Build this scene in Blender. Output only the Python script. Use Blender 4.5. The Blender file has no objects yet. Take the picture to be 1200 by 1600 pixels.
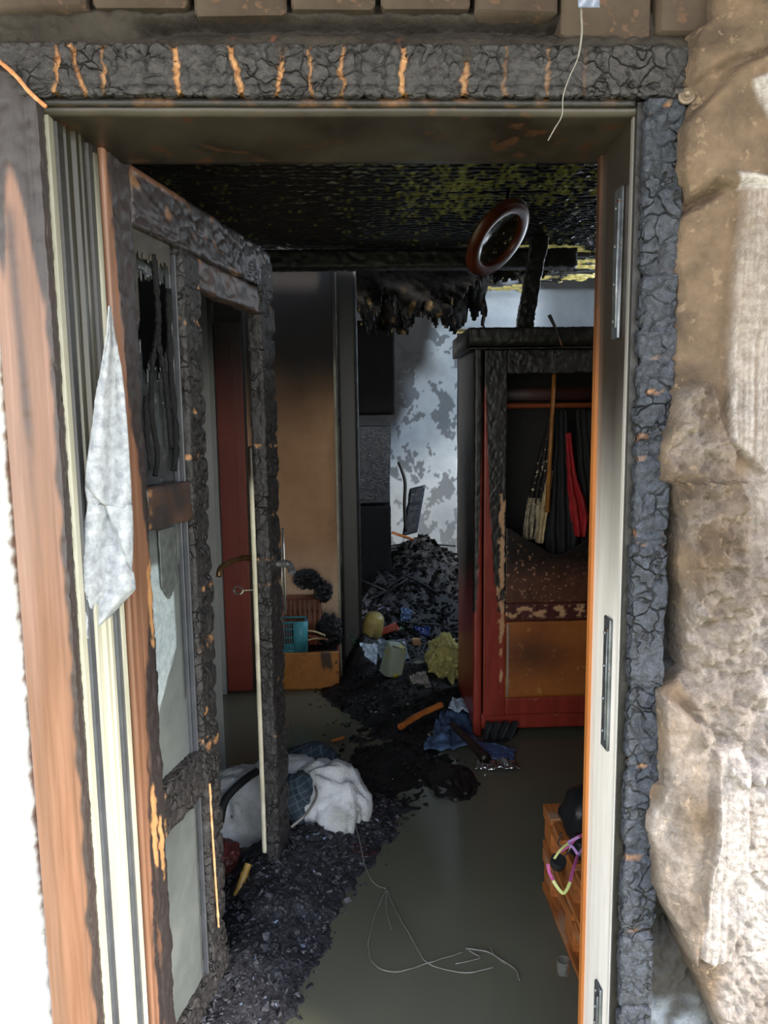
import bpy, bmesh, math, random
from mathutils import Vector, Matrix, noise as NZ
R = math.radians
rnd = random.Random(7)
SC = bpy.context.scene
COL = SC.collection

# ---------------------------------------------------------------- camera
EYE = Vector((0, 0, 1.5)); PITCH, YAW, ROLL, FPX = R(7.3), R(2.0), R(0.73), 1155.0
fwd = Vector((math.sin(YAW)*math.cos(PITCH), math.cos(YAW)*math.cos(PITCH), -math.sin(PITCH)))
rt = Vector((math.cos(YAW), -math.sin(YAW), 0)); up = rt.cross(fwd)
rt2 = rt*math.cos(ROLL) + up*math.sin(-ROLL) * 1.0
up2 = up*math.cos(ROLL) + rt*math.sin(ROLL)
rt2 = fwd.cross(up2)
cd = bpy.data.cameras.new('camera'); cam = bpy.data.objects.new('camera', cd); COL.objects.link(cam)
cd.sensor_fit = 'VERTICAL'; cd.sensor_height = 36.0; cd.lens = FPX/1600*36.0; cd.clip_start = 0.02
cam.matrix_world = Matrix(((rt2.x, up2.x, -fwd.x, EYE.x), (rt2.y, up2.y, -fwd.y, EYE.y), (rt2.z, up2.z, -fwd.z, EYE.z), (0, 0, 0, 1)))
SC.camera = cam
# ---------------------------------------------------------------- light
w = bpy.data.worlds.new('world'); SC.world = w; w.use_nodes = True
nt = w.node_tree; bg = nt.nodes['Background']
tc = nt.nodes.new('ShaderNodeTexCoord'); sp = nt.nodes.new('ShaderNodeSeparateXYZ'); cr = nt.nodes.new('ShaderNodeValToRGB')
nt.links.new(tc.outputs['Generated'], sp.inputs[0]); nt.links.new(sp.outputs['Z'], cr.inputs[0]); nt.links.new(cr.outputs[0], bg.inputs[0])
e = cr.color_ramp.elements
e[0].position = 0.0; e[0].color = (1.0, 0.97, 0.92, 1); e[1].position = 0.7; e[1].color = (0.58, 0.72, 1.0, 1)
bg.inputs[1].default_value = 2.6
sd = bpy.data.lights.new('sun', 'SUN'); sd.energy = 3.4; sd.angle = R(10); sd.color = (1.0, 0.93, 0.82)
so = bpy.data.objects.new('sun', sd); COL.objects.link(so)
so.rotation_euler = Vector((-0.75, 0.48, -0.52)).to_track_quat('-Z', 'Y').to_euler()
SC.view_settings.view_transform = 'Standard'; SC.view_settings.look = 'None'
SC.view_settings.gamma = 1; SC.view_settings.use_curve_mapping = False
SC.view_settings.exposure = 1.02
# daylight of the overcast sky standing in the far room's side window
al = bpy.data.lights.new('window_daylight', 'AREA'); al.shape = 'RECTANGLE'; al.size = 1.1; al.size_y = 1.2; al.energy = 15; al.color = (0.62, 0.8, 1.0)
ao = bpy.data.objects.new('window_daylight', al); COL.objects.link(ao); ao.location = (2.14, 4.75, 1.75)
ao.rotation_euler = Vector((-1, 0.12, -0.1)).to_track_quat('-Z', 'Z').to_euler()

# ---------------------------------------------------------------- picture measuring: a pixel of the 1200x1600 photo to a point in the place
def ray(px, py): return fwd + rt2*((px-600)/FPX) + up2*((800-py)/FPX)
def atY(px, py, Y): d = ray(px, py); return EYE + d*(Y/d.y)
def atZ(px, py, Z=0.0): d = ray(px, py); return EYE + d*((Z-EYE.z)/d.z)

# ---------------------------------------------------------------- helpers
ROOT = {}
def tag(o, label=None, cat=None, group=None, kind=None):
    if label: o['label'] = label
    if cat: o['category'] = cat
    if group: o['group'] = group
    if kind: o['kind'] = kind
    return o
def wloc(o): return ROOT[o.name]
def thing(name, loc, label=None, cat=None, group=None, kind=None, parent=None):
    o = bpy.data.objects.new(name, None); COL.objects.link(o); loc = Vector(loc)
    ROOT[o.name] = loc; o.location = loc; o.empty_display_size = 0.1
    if parent: o.parent = parent; o.location = loc-wloc(parent)
    return tag(o, label, cat, group, kind)
def mesh(name, V, F, mat, parent=None, smooth=True, attrs=None, org=None, auto=None, **kw):
    V = [Vector(v) for v in V]
    if org is None:
        lo = [min(v[i] for v in V) for i in range(3)]; hi = [max(v[i] for v in V) for i in range(3)]
        org = Vector(((lo[0]+hi[0])/2, (lo[1]+hi[1])/2, lo[2]))
    me = bpy.data.meshes.new(name); me.from_pydata([v-org for v in V], [], F); me.update()
    if mat: me.materials.append(mat)
    for k, a in (attrs or {}).items():
        at = me.attributes.new(k, 'FLOAT', 'POINT'); at.data.foreach_set('value', a)
    if smooth:
        me.polygons.foreach_set('use_smooth', [True]*len(me.polygons))
        if auto: me.set_sharp_from_angle(angle=R(auto))
    o = bpy.data.objects.new(name, me); COL.objects.link(o); ROOT[o.name] = org
    o.location = org
    if parent: o.parent = parent; o.location = org-wloc(parent)
    return tag(o, kw.get('label'), kw.get('cat'), kw.get('group'), kw.get('kind'))
class G:            # gathers plain shapes for ONE mesh
    def __init__(s): s.V = []; s.F = []; s.A = {}
    def add(s, V, F):
        n = len(s.V); s.V += [Vector(v) for v in V]; s.F += [tuple(i+n for i in f) for f in F]; return s
    def box(s, lo, hi, jit=0, rot=None, bev=0.0):
        lo = Vector(lo); hi = Vector(hi); c = (lo+hi)/2; h = (hi-lo)/2
        b = min(bev, min(h)*0.9)
        V = []; F = []
        if b <= 0:
            for x in (-1, 1):
                for y in (-1, 1):
                    for z in (-1, 1): V.append(Vector((x*h.x, y*h.y, z*h.z)))
            F = [(0, 1, 3, 2), (4, 6, 7, 5), (0, 4, 5, 1), (2, 3, 7, 6), (0, 2, 6, 4), (1, 5, 7, 3)]
        else:
            bm = bmesh.new(); bmesh.ops.create_cube(bm, size=2)
            for v in bm.verts: v.co = Vector((v.co.x*h.x, v.co.y*h.y, v.co.z*h.z))
            bmesh.ops.bevel(bm, geom=bm.edges[:], offset=b, segments=1, affect='EDGES', profile=0.5)
            bm.verts.index_update(); V = [v.co.copy() for v in bm.verts]; F = [tuple(v.index for v in f.verts) for f in bm.faces]; bm.free()
        if jit: V = [v + Vector((rnd.uniform(-jit, jit), rnd.uniform(-jit, jit), rnd.uniform(-jit, jit))) for v in V]
        if rot is not None: V = [rot @ v for v in V]
        return s.add([v+c for v in V], F)
    def tube(s, pts, r, n=6, cap=True):
        pts = [Vector(p) for p in pts]; V = []; F = []
        prev = None
        for i, p in enumerate(pts):
            t = (pts[min(i+1, len(pts)-1)]-pts[max(i-1, 0)]).normalized()
            if prev is None: a = t.orthogonal().normalized()
            else: a = (prev - t*prev.dot(t)).normalized()
            prev = a; b = t.cross(a); rr = r[i] if isinstance(r, (list, tuple)) else r
            for k in range(n):
                q = 2*math.pi*k/n; V.append(p + a*math.cos(q)*rr + b*math.sin(q)*rr)
        for i in range(len(pts)-1):
            for k in range(n): F.append((i*n+k, i*n+(k+1) % n, (i+1)*n+(k+1) % n, (i+1)*n+k))
        if cap: F.append(tuple(range(n))[::-1]); F.append(tuple((len(pts)-1)*n+k for k in range(n)))
        return s.add(V, F)
    def lathe(s, prof, c, axis=(0, 0, 1), n=24):
        axis = Vector(axis).normalized(); q = Vector((0, 0, 1)).rotation_difference(axis); V = []; F = []
        for (r, z) in prof:
            for k in range(n):
                a = 2*math.pi*k/n; V.append(q @ Vector((r*math.cos(a), r*math.sin(a), z)) + Vector(c))
        for i in range(len(prof)-1):
            for k in range(n): F.append((i*n+k, i*n+(k+1) % n, (i+1)*n+(k+1) % n, (i+1)*n+k))
        return s.add(V, F)
    def build(s, name, mat, parent=None, **kw): return mesh(name, s.V, s.F, mat, parent, **kw)
def smooth01(x): x = max(0.0, min(1.0, x)); return x*x*(3-2*x)
def fbm(v, o=4): return NZ.fractal(v, 1.0, 2.0, o)
def n1(v): return NZ.noise(v)
def smoothpath(pts, n=8):
    pts = [Vector(p) for p in pts]; out = []
    for i in range(len(pts)-1):
        p0 = pts[max(i-1, 0)]; p1 = pts[i]; p2 = pts[i+1]; p3 = pts[min(i+2, len(pts)-1)]
        for k in range(n):
            t = k/n; out.append(0.5*((2*p1)+(p2-p0)*t+(2*p0-5*p1+4*p2-p3)*t*t+(3*p1-p0-3*p2+p3)*t*t*t))
    return out+[pts[-1]]

def char(pos, L, seed=0.0, cell=0.03, elong=1.6, depth=0.006):
    """alligator charring: (displacement, crack) at a world point of a timber running along L"""
    along = pos.dot(L); ac = pos - L*along
    wv = NZ.noise_vector(pos*14+Vector((seed, 0, 0)))*0.5
    q = Vector((ac.x, ac.y, ac.z))/cell + L*(along/(cell*elong)) + wv + Vector((seed*3.1, seed*1.7, 0))
    d = NZ.voronoi(q)[0]
    c = 1-smooth01((d[1]-d[0])/0.13)
    c *= smooth01(0.62+1.5*n1(pos*22+Vector((0, seed, 0))))
    q2 = NZ.voronoi(pos*75+wv*2)[0]
    disp = -c*depth + (0.45-d[0])*depth*0.4 + (0.4-q2[0])*0.0016 + n1(pos*210)*0.0011 + n1(pos*95+Vector((seed, 0, 0)))*0.0016 + n1(pos*38+Vector((seed, 2, 0)))*0.0026
    return disp, c

def bar(name, O, L, W, T, mat, fn=None, parent=None, sl=0.006, sw=0.006, rnd_c=0.12, cuts=None, **kw):
    """a timber with a cross-section W x T swept along L, every surface point moved by fn(pos, s, a, b, n) -> (disp, burn, raw)"""
    O, L, W, T = Vector(O), Vector(L), Vector(W), Vector(T)
    nl = max(2, int(L.length/sl)); nw = max(2, int(W.length/sw)); nt_ = max(1, int(T.length/sw))
    ring = []
    for i in range(nw): ring.append((i/nw, 0.0))
    for i in range(nt_): ring.append((1.0, i/nt_))
    for i in range(nw): ring.append((1-i/nw, 1.0))
    for i in range(nt_): ring.append((0.0, 1-i/nt_))
    Wn, Tn = W.normalized(), T.normalized()
    cr_ = min(W.length, T.length)*rnd_c
    def rp(a, b):
        x = (a-0.5)*W.length; y = (b-0.5)*T.length; hx = W.length/2-cr_; hy = T.length/2-cr_
        cx = max(-hx, min(hx, x)); cy = max(-hy, min(hy, y)); dx, dy = x-cx, y-cy
        l = math.hypot(dx, dy)
        if l > 1e-9: nx, ny = dx/l, dy/l; return cx+nx*cr_, cy+ny*cr_, nx, ny
        return x, y, (0, 0)[0], 0
    C0 = O + W*0.5 + T*0.5
    V = []; F = []; AB = []; AR = []; m = len(ring)
    rps = [rp(a, b) for a, b in ring]
    for i in range(nl+1):
        s = i/nl
        for j, (a, b) in enumerate(ring):
            x, y, nx, ny = rps[j]; n = (Wn*nx+Tn*ny)
            p = C0 + L*s + Wn*x + Tn*y
            if fn:
                r = fn(p, s, a, b, n); p = p + n*r[0]; AB.append(r[1]); AR.append(r[2])
                if len(r) > 3: p = p + r[3]
            V.append(p)
    for i in range(nl):
        for j in range(m): F.append((i*m+j, i*m+(j+1) % m, (i+1)*m+(j+1) % m, (i+1)*m+j))
    F.append(tuple(range(m))[::-1]); F.append(tuple(nl*m+j for j in range(m)))
    return mesh(name, V, F, mat, parent, attrs={'burn': AB, 'raw': AR} if fn else None, **kw)

def grid(name, P, nu, nv, mat, parent=None, keep=None, thick=0.0, **kw):
    """P(u, v) -> (point, burn, raw); optional keep(u, v); thickness by Solidify"""
    V = []; A = []; B = []
    for j in range(nv+1):
        for i in range(nu+1):
            r = P(i/nu, j/nv)
            if isinstance(r, tuple): V.append(r[0]); A.append(r[1]); B.append(r[2])
            else: V.append(r); A.append(0); B.append(0)
    F = []
    for j in range(nv):
        for i in range(nu):
            if keep and not keep((i+.5)/nu, (j+.5)/nv): continue
            a = j*(nu+1)+i; F.append((a, a+1, a+nu+2, a+nu+1))
    used = sorted({i for f in F for i in f}); mp = {o: k for k, o in enumerate(used)}
    o = mesh(name, [V[i] for i in used], [tuple(mp[i] for i in f) for f in F], mat, parent,
             attrs={'burn': [A[i] for i in used], 'raw': [B[i] for i in used]}, **kw)
    if thick:
        md = o.modifiers.new('thickness', 'SOLIDIFY'); md.thickness = abs(thick); md.offset = -1 if thick > 0 else 1
    return o
def inpoly(x, y, P):
    c = False; j = len(P)-1
    for i in range(len(P)):
        xi, yi = P[i]; xj, yj = P[j]
        if (yi > y) != (yj > y) and x < (xj-xi)*(y-yi)/(yj-yi)+xi: c = not c
        j = i
    return c
def sdpoly(x, y, P):
    d = 1e9; j = len(P)-1
    for i in range(len(P)):
        ax, ay = P[j]; bx, by = P[i]; dx, dy = bx-ax, by-ay
        t = max(0, min(1, ((x-ax)*dx+(y-ay)*dy)/(dx*dx+dy*dy+1e-12)))
        d = min(d, math.hypot(x-ax-t*dx, y-ay-t*dy)); j = i
    return -d if inpoly(x, y, P) else d
def lut(tab):
    def f(x):
        if x <= tab[0][0]: return tab[0][1]
        for (a, b), (c, d) in zip(tab, tab[1:]):
            if x <= c: return b+(d-b)*(x-a)/(c-a)
        return tab[-1][1]
    return f

# ---------------------------------------------------------------- materials
def hx(s): # sRGB hex -> linear
    s = s.lstrip('#'); return tuple(((int(s[i:i+2], 16)/255+0.055)/1.055)**2.4 if int(s[i:i+2], 16) > 10 else int(s[i:i+2], 16)/255/12.92 for i in (0, 2, 4))+(1,)
def mat(name, c1, c2=None, scale=8, rough=0.6, bump=0.2, bscale=40, burn=None, raw=None, metal=0, stretch=None, spec=None,
        rough2=None, fiss=0, bdist=0.004, trans=0, third=None, ior=None, wet=None, burnrough=0.42):
    m = bpy.data.materials.new(name); m.use_nodes = True; t = m.node_tree; N = t.nodes; K = t.links
    p = N['Principled BSDF']; p.inputs['Roughness'].default_value = rough; p.inputs['Metallic'].default_value = metal
    if trans: p.inputs['Transmission Weight'].default_value = trans
    if ior: p.inputs['IOR'].default_value = ior
    if spec is not None: p.inputs['Specular IOR Level'].default_value = spec
    co = N.new('ShaderNodeTexCoord'); mp = N.new('ShaderNodeMapping'); K.new(co.outputs['Object'], mp.inputs[0])
    if stretch: mp.inputs['Scale'].default_value = stretch
    col = None
    def mix(fac, a, b):
        x = N.new('ShaderNodeMix'); x.data_type = 'RGBA'
        if hasattr(fac, 'links'): K.new(fac, x.inputs[0])
        else: x.inputs[0].default_value = fac
        for q, v in ((6, a), (7, b)):
            if hasattr(v, 'links'): K.new(v, x.inputs[q])
            else: x.inputs[q].default_value = v
        return x.outputs[2]
    def nz(sc, det=6, rg=0.6):
        x = N.new('ShaderNodeTexNoise'); x.inputs['Scale'].default_value = sc; x.inputs['Detail'].default_value = det
        x.inputs['Roughness'].default_value = rg; K.new(mp.outputs[0], x.inputs[0]); return x.outputs[0]
    def ramp(v, a, b):
        x = N.new('ShaderNodeMapRange'); x.inputs[1].default_value = a; x.inputs[2].default_value = b; K.new(v, x.inputs[0]); return x.outputs[0]
    c1 = hx(c1) if isinstance(c1, str) else c1
    col = c1
    if c2:
        c2 = hx(c2) if isinstance(c2, str) else c2
        col = mix(ramp(nz(scale), 0.35, 0.65), c1, c2)
    if third: col = mix(ramp(nz(scale*3.7, 3), third[1], third[1]+0.06), col, hx(third[0]))
    bn = nz(bscale, 8, 0.65)
    h = bn
    rsock = None
    if burn:
        a = N.new('ShaderNodeAttribute'); a.attribute_name = 'burn'
        cc = mix(ramp(nz(70, 10, 0.8), 0.38, 0.64), hx(burn[0]), hx(burn[1]))
        if fiss:
            vo = N.new('ShaderNodeTexVoronoi'); vo.feature = 'DISTANCE_TO_EDGE'; vo.inputs['Scale'].default_value = fiss
            wn_ = N.new('ShaderNodeMix'); wn_.data_type = 'RGBA'; wn_.inputs[0].default_value = 0.06; K.new(mp.outputs[0], wn_.inputs[6])
            nc = N.new('ShaderNodeTexNoise'); nc.inputs['Scale'].default_value = 18; K.new(mp.outputs[0], nc.inputs[0]); K.new(nc.outputs[1], wn_.inputs[7]); K.new(wn_.outputs[2], vo.inputs['Vector'])
            fl = ramp(vo.outputs['Distance'], 0.0, 0.07)
            fm = N.new('ShaderNodeMath'); fm.operation = 'MAXIMUM'; K.new(fl, fm.inputs[0]); K.new(ramp(nz(11, 3), 0.42, 0.60), fm.inputs[1])
            cc = mix(fm.outputs[0], hx('0a0a0a'), cc)
            hm = N.new('ShaderNodeMath'); hm.operation = 'MULTIPLY_ADD'; K.new(fm.outputs[0], hm.inputs[0]); hm.inputs[1].default_value = 0.8; K.new(bn, hm.inputs[2]); h = hm.outputs[0]
        col = mix(a.outputs['Fac'], col, cc)
        x = N.new('ShaderNodeMix'); x.data_type = 'FLOAT'; K.new(a.outputs['Fac'], x.inputs[0]); x.inputs[2].default_value = rough; x.inputs[3].default_value = burnrough; rsock = x.outputs[0]
    if raw:
        a = N.new('ShaderNodeAttribute'); a.attribute_name = 'raw'
        col = mix(a.outputs['Fac'], col, mix(ramp(nz(60, 8, 0.7), 0.38, 0.62), hx(raw[0]), hx(raw[1])))
    if hasattr(col, 'links'): K.new(col, p.inputs['Base Color'])
    else: p.inputs['Base Color'].default_value = col
    if rough2 is not None and rsock is None:
        x = N.new('ShaderNodeMapRange'); x.inputs[1].default_value = 0.35; x.inputs[2].default_value = 0.65
        x.inputs[3].default_value = rough; x.inputs[4].default_value = rough2; K.new(nz(scale*2.3), x.inputs[0]); rsock = x.outputs[0]
    if rsock is not None: K.new(rsock, p.inputs['Roughness'])
    if bump:
        b = N.new('ShaderNodeBump'); b.inputs['Strength'].default_value = bump; b.inputs['Distance'].default_value = bdist
        K.new(h, b.inputs['Height']); K.new(b.outputs[0], p.inputs['Normal'])
    return m
RAW = ('d0a06e', 'a8734a')
M = {}
M['char'] = mat('charred_wood', '2e2f33', '1c1b1c', 20, 0.5, 1.0, 110, burn=('434040', '121111'), raw=RAW, bdist=0.004, fiss=34)
M['charblue'] = mat('blue_black_char', '2e2f33', '1c1b1c', 20, 0.5, 1.0, 150, burn=('4c525d', '131519'), raw=RAW, bdist=0.006, burnrough=0.36, fiss=30)
M['darkchar'] = mat('dead_black_char', '0b0a09', '050505', 20, 0.85, 0.5, 120, spec=0.15, burnrough=0.85, burn=('0d0c0b', '060505'), raw=('2a2018', '1a140e'))
M['charbrown'] = mat('sooty_charred_wood', '1b1815', '0f0e0c', 20, 0.4, 0.5, 120, burn=('211e1a', '100e0c'), raw=('6a4a2e', '3c2818'), bdist=0.003)
M['black'] = mat('black_soot', '0e0d0c', '060606', 12, 0.55, 0.4, 90)
M['coal'] = mat('wet_coal', '0f1011', '050505', 40, 0.42, spec=0.3, bump=0.9, bscale=90, burn=('17181a', '070707'), raw=('3c3c42', '18181a'), bdist=0.008)
M['casing'] = mat('brown_varnished_wood', '8a6550', '74523e', 3, 0.32, 0.12, 60, burn=('423c3c', '221c1a'), raw=RAW, stretch=(30, 30, 1.2))
M['jamb'] = mat('cream_painted_jamb', 'c6c3b0', 'b0ad98', 6, 0.4, 0.05, 60, burn=('34301f', '1a1810'), raw=('ece8dc', 'd8d2c0'), stretch=(20, 20, 1), burnrough=0.3)
M['jambw'] = mat('white_painted_jamb', 'ece8e2', 'e0dcd4', 6, 0.35, 0.06, 60, burn=('3a342b', '1c1813'), raw=('b5692f', '96501f'), stretch=(12, 12, 1), burnrough=0.3)
M['seal'] = mat('grey_rubber_seal', '55575c', '3f4146', 10, 0.35, 0.05, 60, burn=('33302a', '1c1a16'), raw=RAW)
M['orange'] = mat('orange_pine', 'c07a3c', 'a4602a', 12, 0.4, 0.15, 60, stretch=(1, 1, 0.15), burn=('4a2e1a', '241a12'), raw=RAW)
M['soffit'] = mat('sooted_painted_head', '403a30', '231d16', 5, 0.38, 0.12, 50, third=('48301f', 0.60))
M['brick'] = mat('sooty_brick', '4e4236', '3c3026', 10, 0.85, 0.5, 60, third=('5a4434', 0.6))
M['mortar'] = mat('sooty_mortar', '403a32', '2a241e', 12, 0.9, 0.8, 50, burn=('241d17', '150f0b'), raw=('7a4a30', '4a2e20'), bdist=0.008, burnrough=0.7)
M['mud'] = mat('broken_plaster', '7c6854', '524436', 13, 0.92, 1.0, 55, burn=('45403a', '2a2622'), raw=('c4bcb6', '8e8680'), bdist=0.010, third=('88745e', 0.60), burnrough=0.85)
M['whitewall'] = mat('whitewashed_plaster', 'e6e5e0', 'cfd0ce', 5, 0.85, 0.9, 40, third=('a8a49a', 0.63), burn=('7a6656', '54463c'), raw=('8a6a58', '6c5242'), bdist=0.006, burnrough=0.85)
M['foam'] = mat('crumbly_foam_edge', '8c7462', '5e4e44', 30, 0.9, 0.8, 120)
M['interior'] = mat('smoked_tan_wall', 'd0a47c', 'b08460', 3, 0.8, 0.25, 30, burn=('241a12', '120e0a'), raw=('d8c8b0', 'beae98'), burnrough=0.7)
M['blue'] = mat('blistered_grey_blue_wall', 'a8b0b6', '8f98a0', 4, 0.75, 0.3, 40, burn=('565c62', '484d52'), raw=('1c1814', '100e0c'), burnrough=0.75)
M['soot'] = mat('soot_black_wall', '100e0c', '1a1613', 4, 0.6, 0.4, 40)
M['ashcoal'] = mat('grey_wet_ash', '2c2c30', '121214', 60, 0.25, 0.9, 120, burn=('55565e', '141416'), raw=('3a3a32', '24241f'), burnrough=0.25)
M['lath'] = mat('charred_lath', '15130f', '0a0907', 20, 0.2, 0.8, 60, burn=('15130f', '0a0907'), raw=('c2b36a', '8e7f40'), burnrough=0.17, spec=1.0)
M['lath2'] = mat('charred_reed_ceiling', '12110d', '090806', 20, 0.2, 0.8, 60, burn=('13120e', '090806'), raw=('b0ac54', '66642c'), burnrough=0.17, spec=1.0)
M['red'] = mat('oxblood_paint', '8c3226', '752619', 6, 0.35, 0.12, 40, burn=('17130f', '0b0a08'), raw=('c69c74', 'a8805c'), stretch=(6, 6, 1), burnrough=0.45)
M['reddoor'] = mat('red_brown_gloss_paint', '8a3c2c', '7a3224', 3, 0.4, 0.05, 40, burn=('2a1510', '140c0a'), raw=RAW)
M['white'] = mat('grey_white_paint', 'a9aaa6', '9a9b98', 3, 0.5, 0.05, 40, burn=('2a2722', '16130f'), raw=RAW)
M['panelwood'] = mat('orange_plywood', 'a86228', '8a4c1e', 5, 0.45, 0.08, 60, burn=('4c2c1c', '2a1a12'), raw=('c69c74', 'a8805c'), third=('b87a3c', 0.6))
M['greypanel'] = mat('smoked_grey_panel', '6c716f', '5a5f5e', 7, 0.6, 0.2, 40, burn=('2a2b2c', '161617'), raw=('b9c4c6', '98a4a8'), burnrough=0.45)
M['glass'] = mat('sooty_glass', '4a4e50', '26282a', 14, 0.12, 0.05, 30, third=('aab0b2', 0.66))
M['fridgematt'] = mat('burnt_black_enamel', '0a0c0f', '060708', 10, 0.7, 0.8, 55, spec=0.15, bdist=0.02)
M['fridge'] = mat('blistered_black_enamel', '10151b', '080b0f', 10, 0.22, 1.0, 55, bdist=0.02)
M['metal'] = mat('dull_steel', '8e9499', '5a5e62', 18, 0.35, 0.1, 60, metal=0.8, third=('6b4a32', 0.62))
M['brass'] = mat('brass', '8a6a48', '5c4228', 18, 0.3, 0.05, 60, metal=0.7)
M['chrome'] = mat('bright_metal', 'd0d0d0', 'a8a8a8', 12, 0.2, 0.1, 60, metal=0.9)
M['cloth'] = mat('white_lace', 'b8bcc0', '8c9096', 60, 0.8, 0.5, 220, bdist=0.002)
M['fleece'] = mat('grubby_fleece', 'd4d8dc', 'aeb0aa', 9, 0.95, 0.9, 160, bdist=0.006, third=('6b665c', 0.66))
M['denim'] = mat('blue_cloth', '4a6488', '2b3d58', 14, 0.7, 0.5, 120, third=('141a22', 0.6))
M['red_cloth'] = mat('dark_red_cloth', '6a2c26', '3e1a18', 20, 0.5, 0.5, 90)
M['yellow'] = mat('yellow_glass_wool', 'a39a5a', '6e6838', 14, 0.9, 1.0, 60, third=('c4b878', 0.6), bdist=0.015)
M['straw'] = mat('orange_stick', 'b0682a', '8a4a1c', 20, 0.5, 0.3, 80, third=('20120a', 0.66))
M['bamboo'] = mat('bamboo_stick', '9a7c3a', '7a5c26', 14, 0.45, 0.3, 60, third=('2a1e10', 0.62))
M['wire'] = mat('pale_wire', '8f8c84', '6c6960', 20, 0.4, 0.0)
M['pallet'] = mat('orange_stained_wood', 'b4713a', '8c4e22', 8, 0.42, 0.35, 60, stretch=(8, 1, 8), burn=('3a2418', '1c120c'), raw=('c8b098', 'a48a70'))
M['teal'] = mat('teal_plastic', '4f9ea8', '3c8490', 8, 0.4, 0.1)
M['brownwood'] = mat('brown_slats', '7c4226', '5a2c18', 10, 0.5, 0.2, 60)
M['blackbag'] = mat('black_nylon', '1c1d20', '101113', 20, 0.35, 0.4, 120)
M['pink'] = mat('pink_webbing', 'c7679e', 'b05088', 30, 0.6, 0.2, 200)
M['lime'] = mat('yellow_green_webbing', 'c6cf8a', 'b0ba70', 30, 0.6, 0.2, 200)
M['lilac'] = mat('lilac_webbing', 'b08ac0', '9c78b0', 30, 0.6, 0.2, 200)
M['redshirt'] = mat('scarlet_cloth', 'b01c22', '8a1016', 20, 0.7, 0.4, 120)
M['paper'] = mat('pale_printed_paper', 'b4c4d2', '8c9cae', 20, 0.5, 0.4, 60, third=('4a5260', 0.6))
M['cream'] = mat('cream_cloth', 'c4b08a', 'a08a66', 20, 0.8, 0.4, 120)
M['greycloth'] = mat('grey_cloth', '8a8680', '5c5852', 20, 0.8, 0.4, 120)
M['dark'] = mat('dark_cloth', '17191c', '0d0e10', 20, 0.75, 0.5, 100)
M['ground'] = mat('dry_grass_yard', '9c9a70', '7c7c54', 2, 0.9, 0.3, 30)
M['plastic'] = mat('clear_plastic', 'b8c4dc', 'a4b0cc', 10, 0.1, 0.1, 60, trans=0.6)
M['roofwood'] = mat('roof_soffit_boards', '6a5c4c', '54483a', 3, 0.8, 0.2)
M['skin_brown'] = mat('brown_lamp_ring', '6c3420', '4a2012', 10, 0.3, 0.1)
def plaid():
    m = bpy.data.materials.new('dark_plaid_cloth'); m.use_nodes = True; t = m.node_tree; N = t.nodes; K = t.links; p = N['Principled BSDF']
    co = N.new('ShaderNodeTexCoord'); col = hx('22303a'); prev = None
    for dr, rot in (('X', 0.5), ('Z', 0.3)):
        mp = N.new('ShaderNodeMapping'); mp.inputs['Rotation'].default_value = (0.2, 0.4, rot); K.new(co.outputs['Object'], mp.inputs[0])
        wv = N.new('ShaderNodeTexWave'); wv.bands_direction = dr; wv.inputs['Scale'].default_value = 13; wv.inputs['Distortion'].default_value = 0.6; K.new(mp.outputs[0], wv.inputs[0])
        r = N.new('ShaderNodeMapRange'); r.inputs[1].default_value = 0.93; r.inputs[2].default_value = 1.0; K.new(wv.outputs['Fac'], r.inputs[0])
        x = N.new('ShaderNodeMix'); x.data_type = 'RGBA'; K.new(r.outputs[0], x.inputs[0])
        if prev is None: x.inputs[6].default_value = col
        else: K.new(prev, x.inputs[6])
        x.inputs[7].default_value = hx('4c5c64'); prev = x.outputs[2]
    K.new(prev, p.inputs['Base Color']); p.inputs['Roughness'].default_value = 0.75; return m
M['plaid'] = plaid()
def water():
    m = bpy.data.materials.new('murky_flood_water'); m.use_nodes = True; t = m.node_tree; N = t.nodes; K = t.links; p = N['Principled BSDF']
    p.inputs['Base Color'].default_value = hx('4a4a3c'); p.inputs['Roughness'].default_value = 0.1; p.inputs['IOR'].default_value = 1.33
    co = N.new('ShaderNodeTexCoord'); nz = N.new('ShaderNodeTexNoise'); nz.inputs['Scale'].default_value = 5; K.new(co.outputs['Object'], nz.inputs[0])
    b = N.new('ShaderNodeBump'); b.inputs['Strength'].default_value = 0.15; b.inputs['Distance'].default_value = 0.01; K.new(nz.outputs[0], b.inputs['Height']); K.new(b.outputs[0], p.inputs['Normal'])
    nz2 = N.new('ShaderNodeTexNoise'); nz2.inputs['Scale'].default_value = 1.7; K.new(co.outputs['Object'], nz2.inputs[0])
    x = N.new('ShaderNodeMix'); x.data_type = 'RGBA'; K.new(nz2.outputs[0], x.inputs[0]); x.inputs[6].default_value = hx('4e4d41'); x.inputs[7].default_value = hx('666656'); K.new(x.outputs[2], p.inputs['Base Color'])
    return m
M['water'] = water()

XL, XR, YF, ZH = -0.495, 0.468, 1.30, 2.01     # the door opening in the front wall
LX, RX, YB, ZC = -1.35, 1.95, 3.99, 2.38       # front room
YE, ZE = 5.8, 3.05                             # far room

# ================================================================ STRUCTURE
G().box((-4, -9, -0.12), (4, 1.2, -0.02)).build('ground', M['ground'], smooth=False, kind='structure')
G().box((LX-0.1, 1.30, -0.10), (2.3, 6.6, -0.012)).build('floor', M['soot'], smooth=False, kind='structure')
mesh('flood_water', [(LX, 1.31, 0), (2.2, 1.31, 0), (2.2, 6.4, 0), (LX, 6.4, 0)], [(0, 1, 2, 3)], M['water'], smooth=False,
     label='murky grey green flood water covering the floor', cat='water', kind='stuff')
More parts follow.
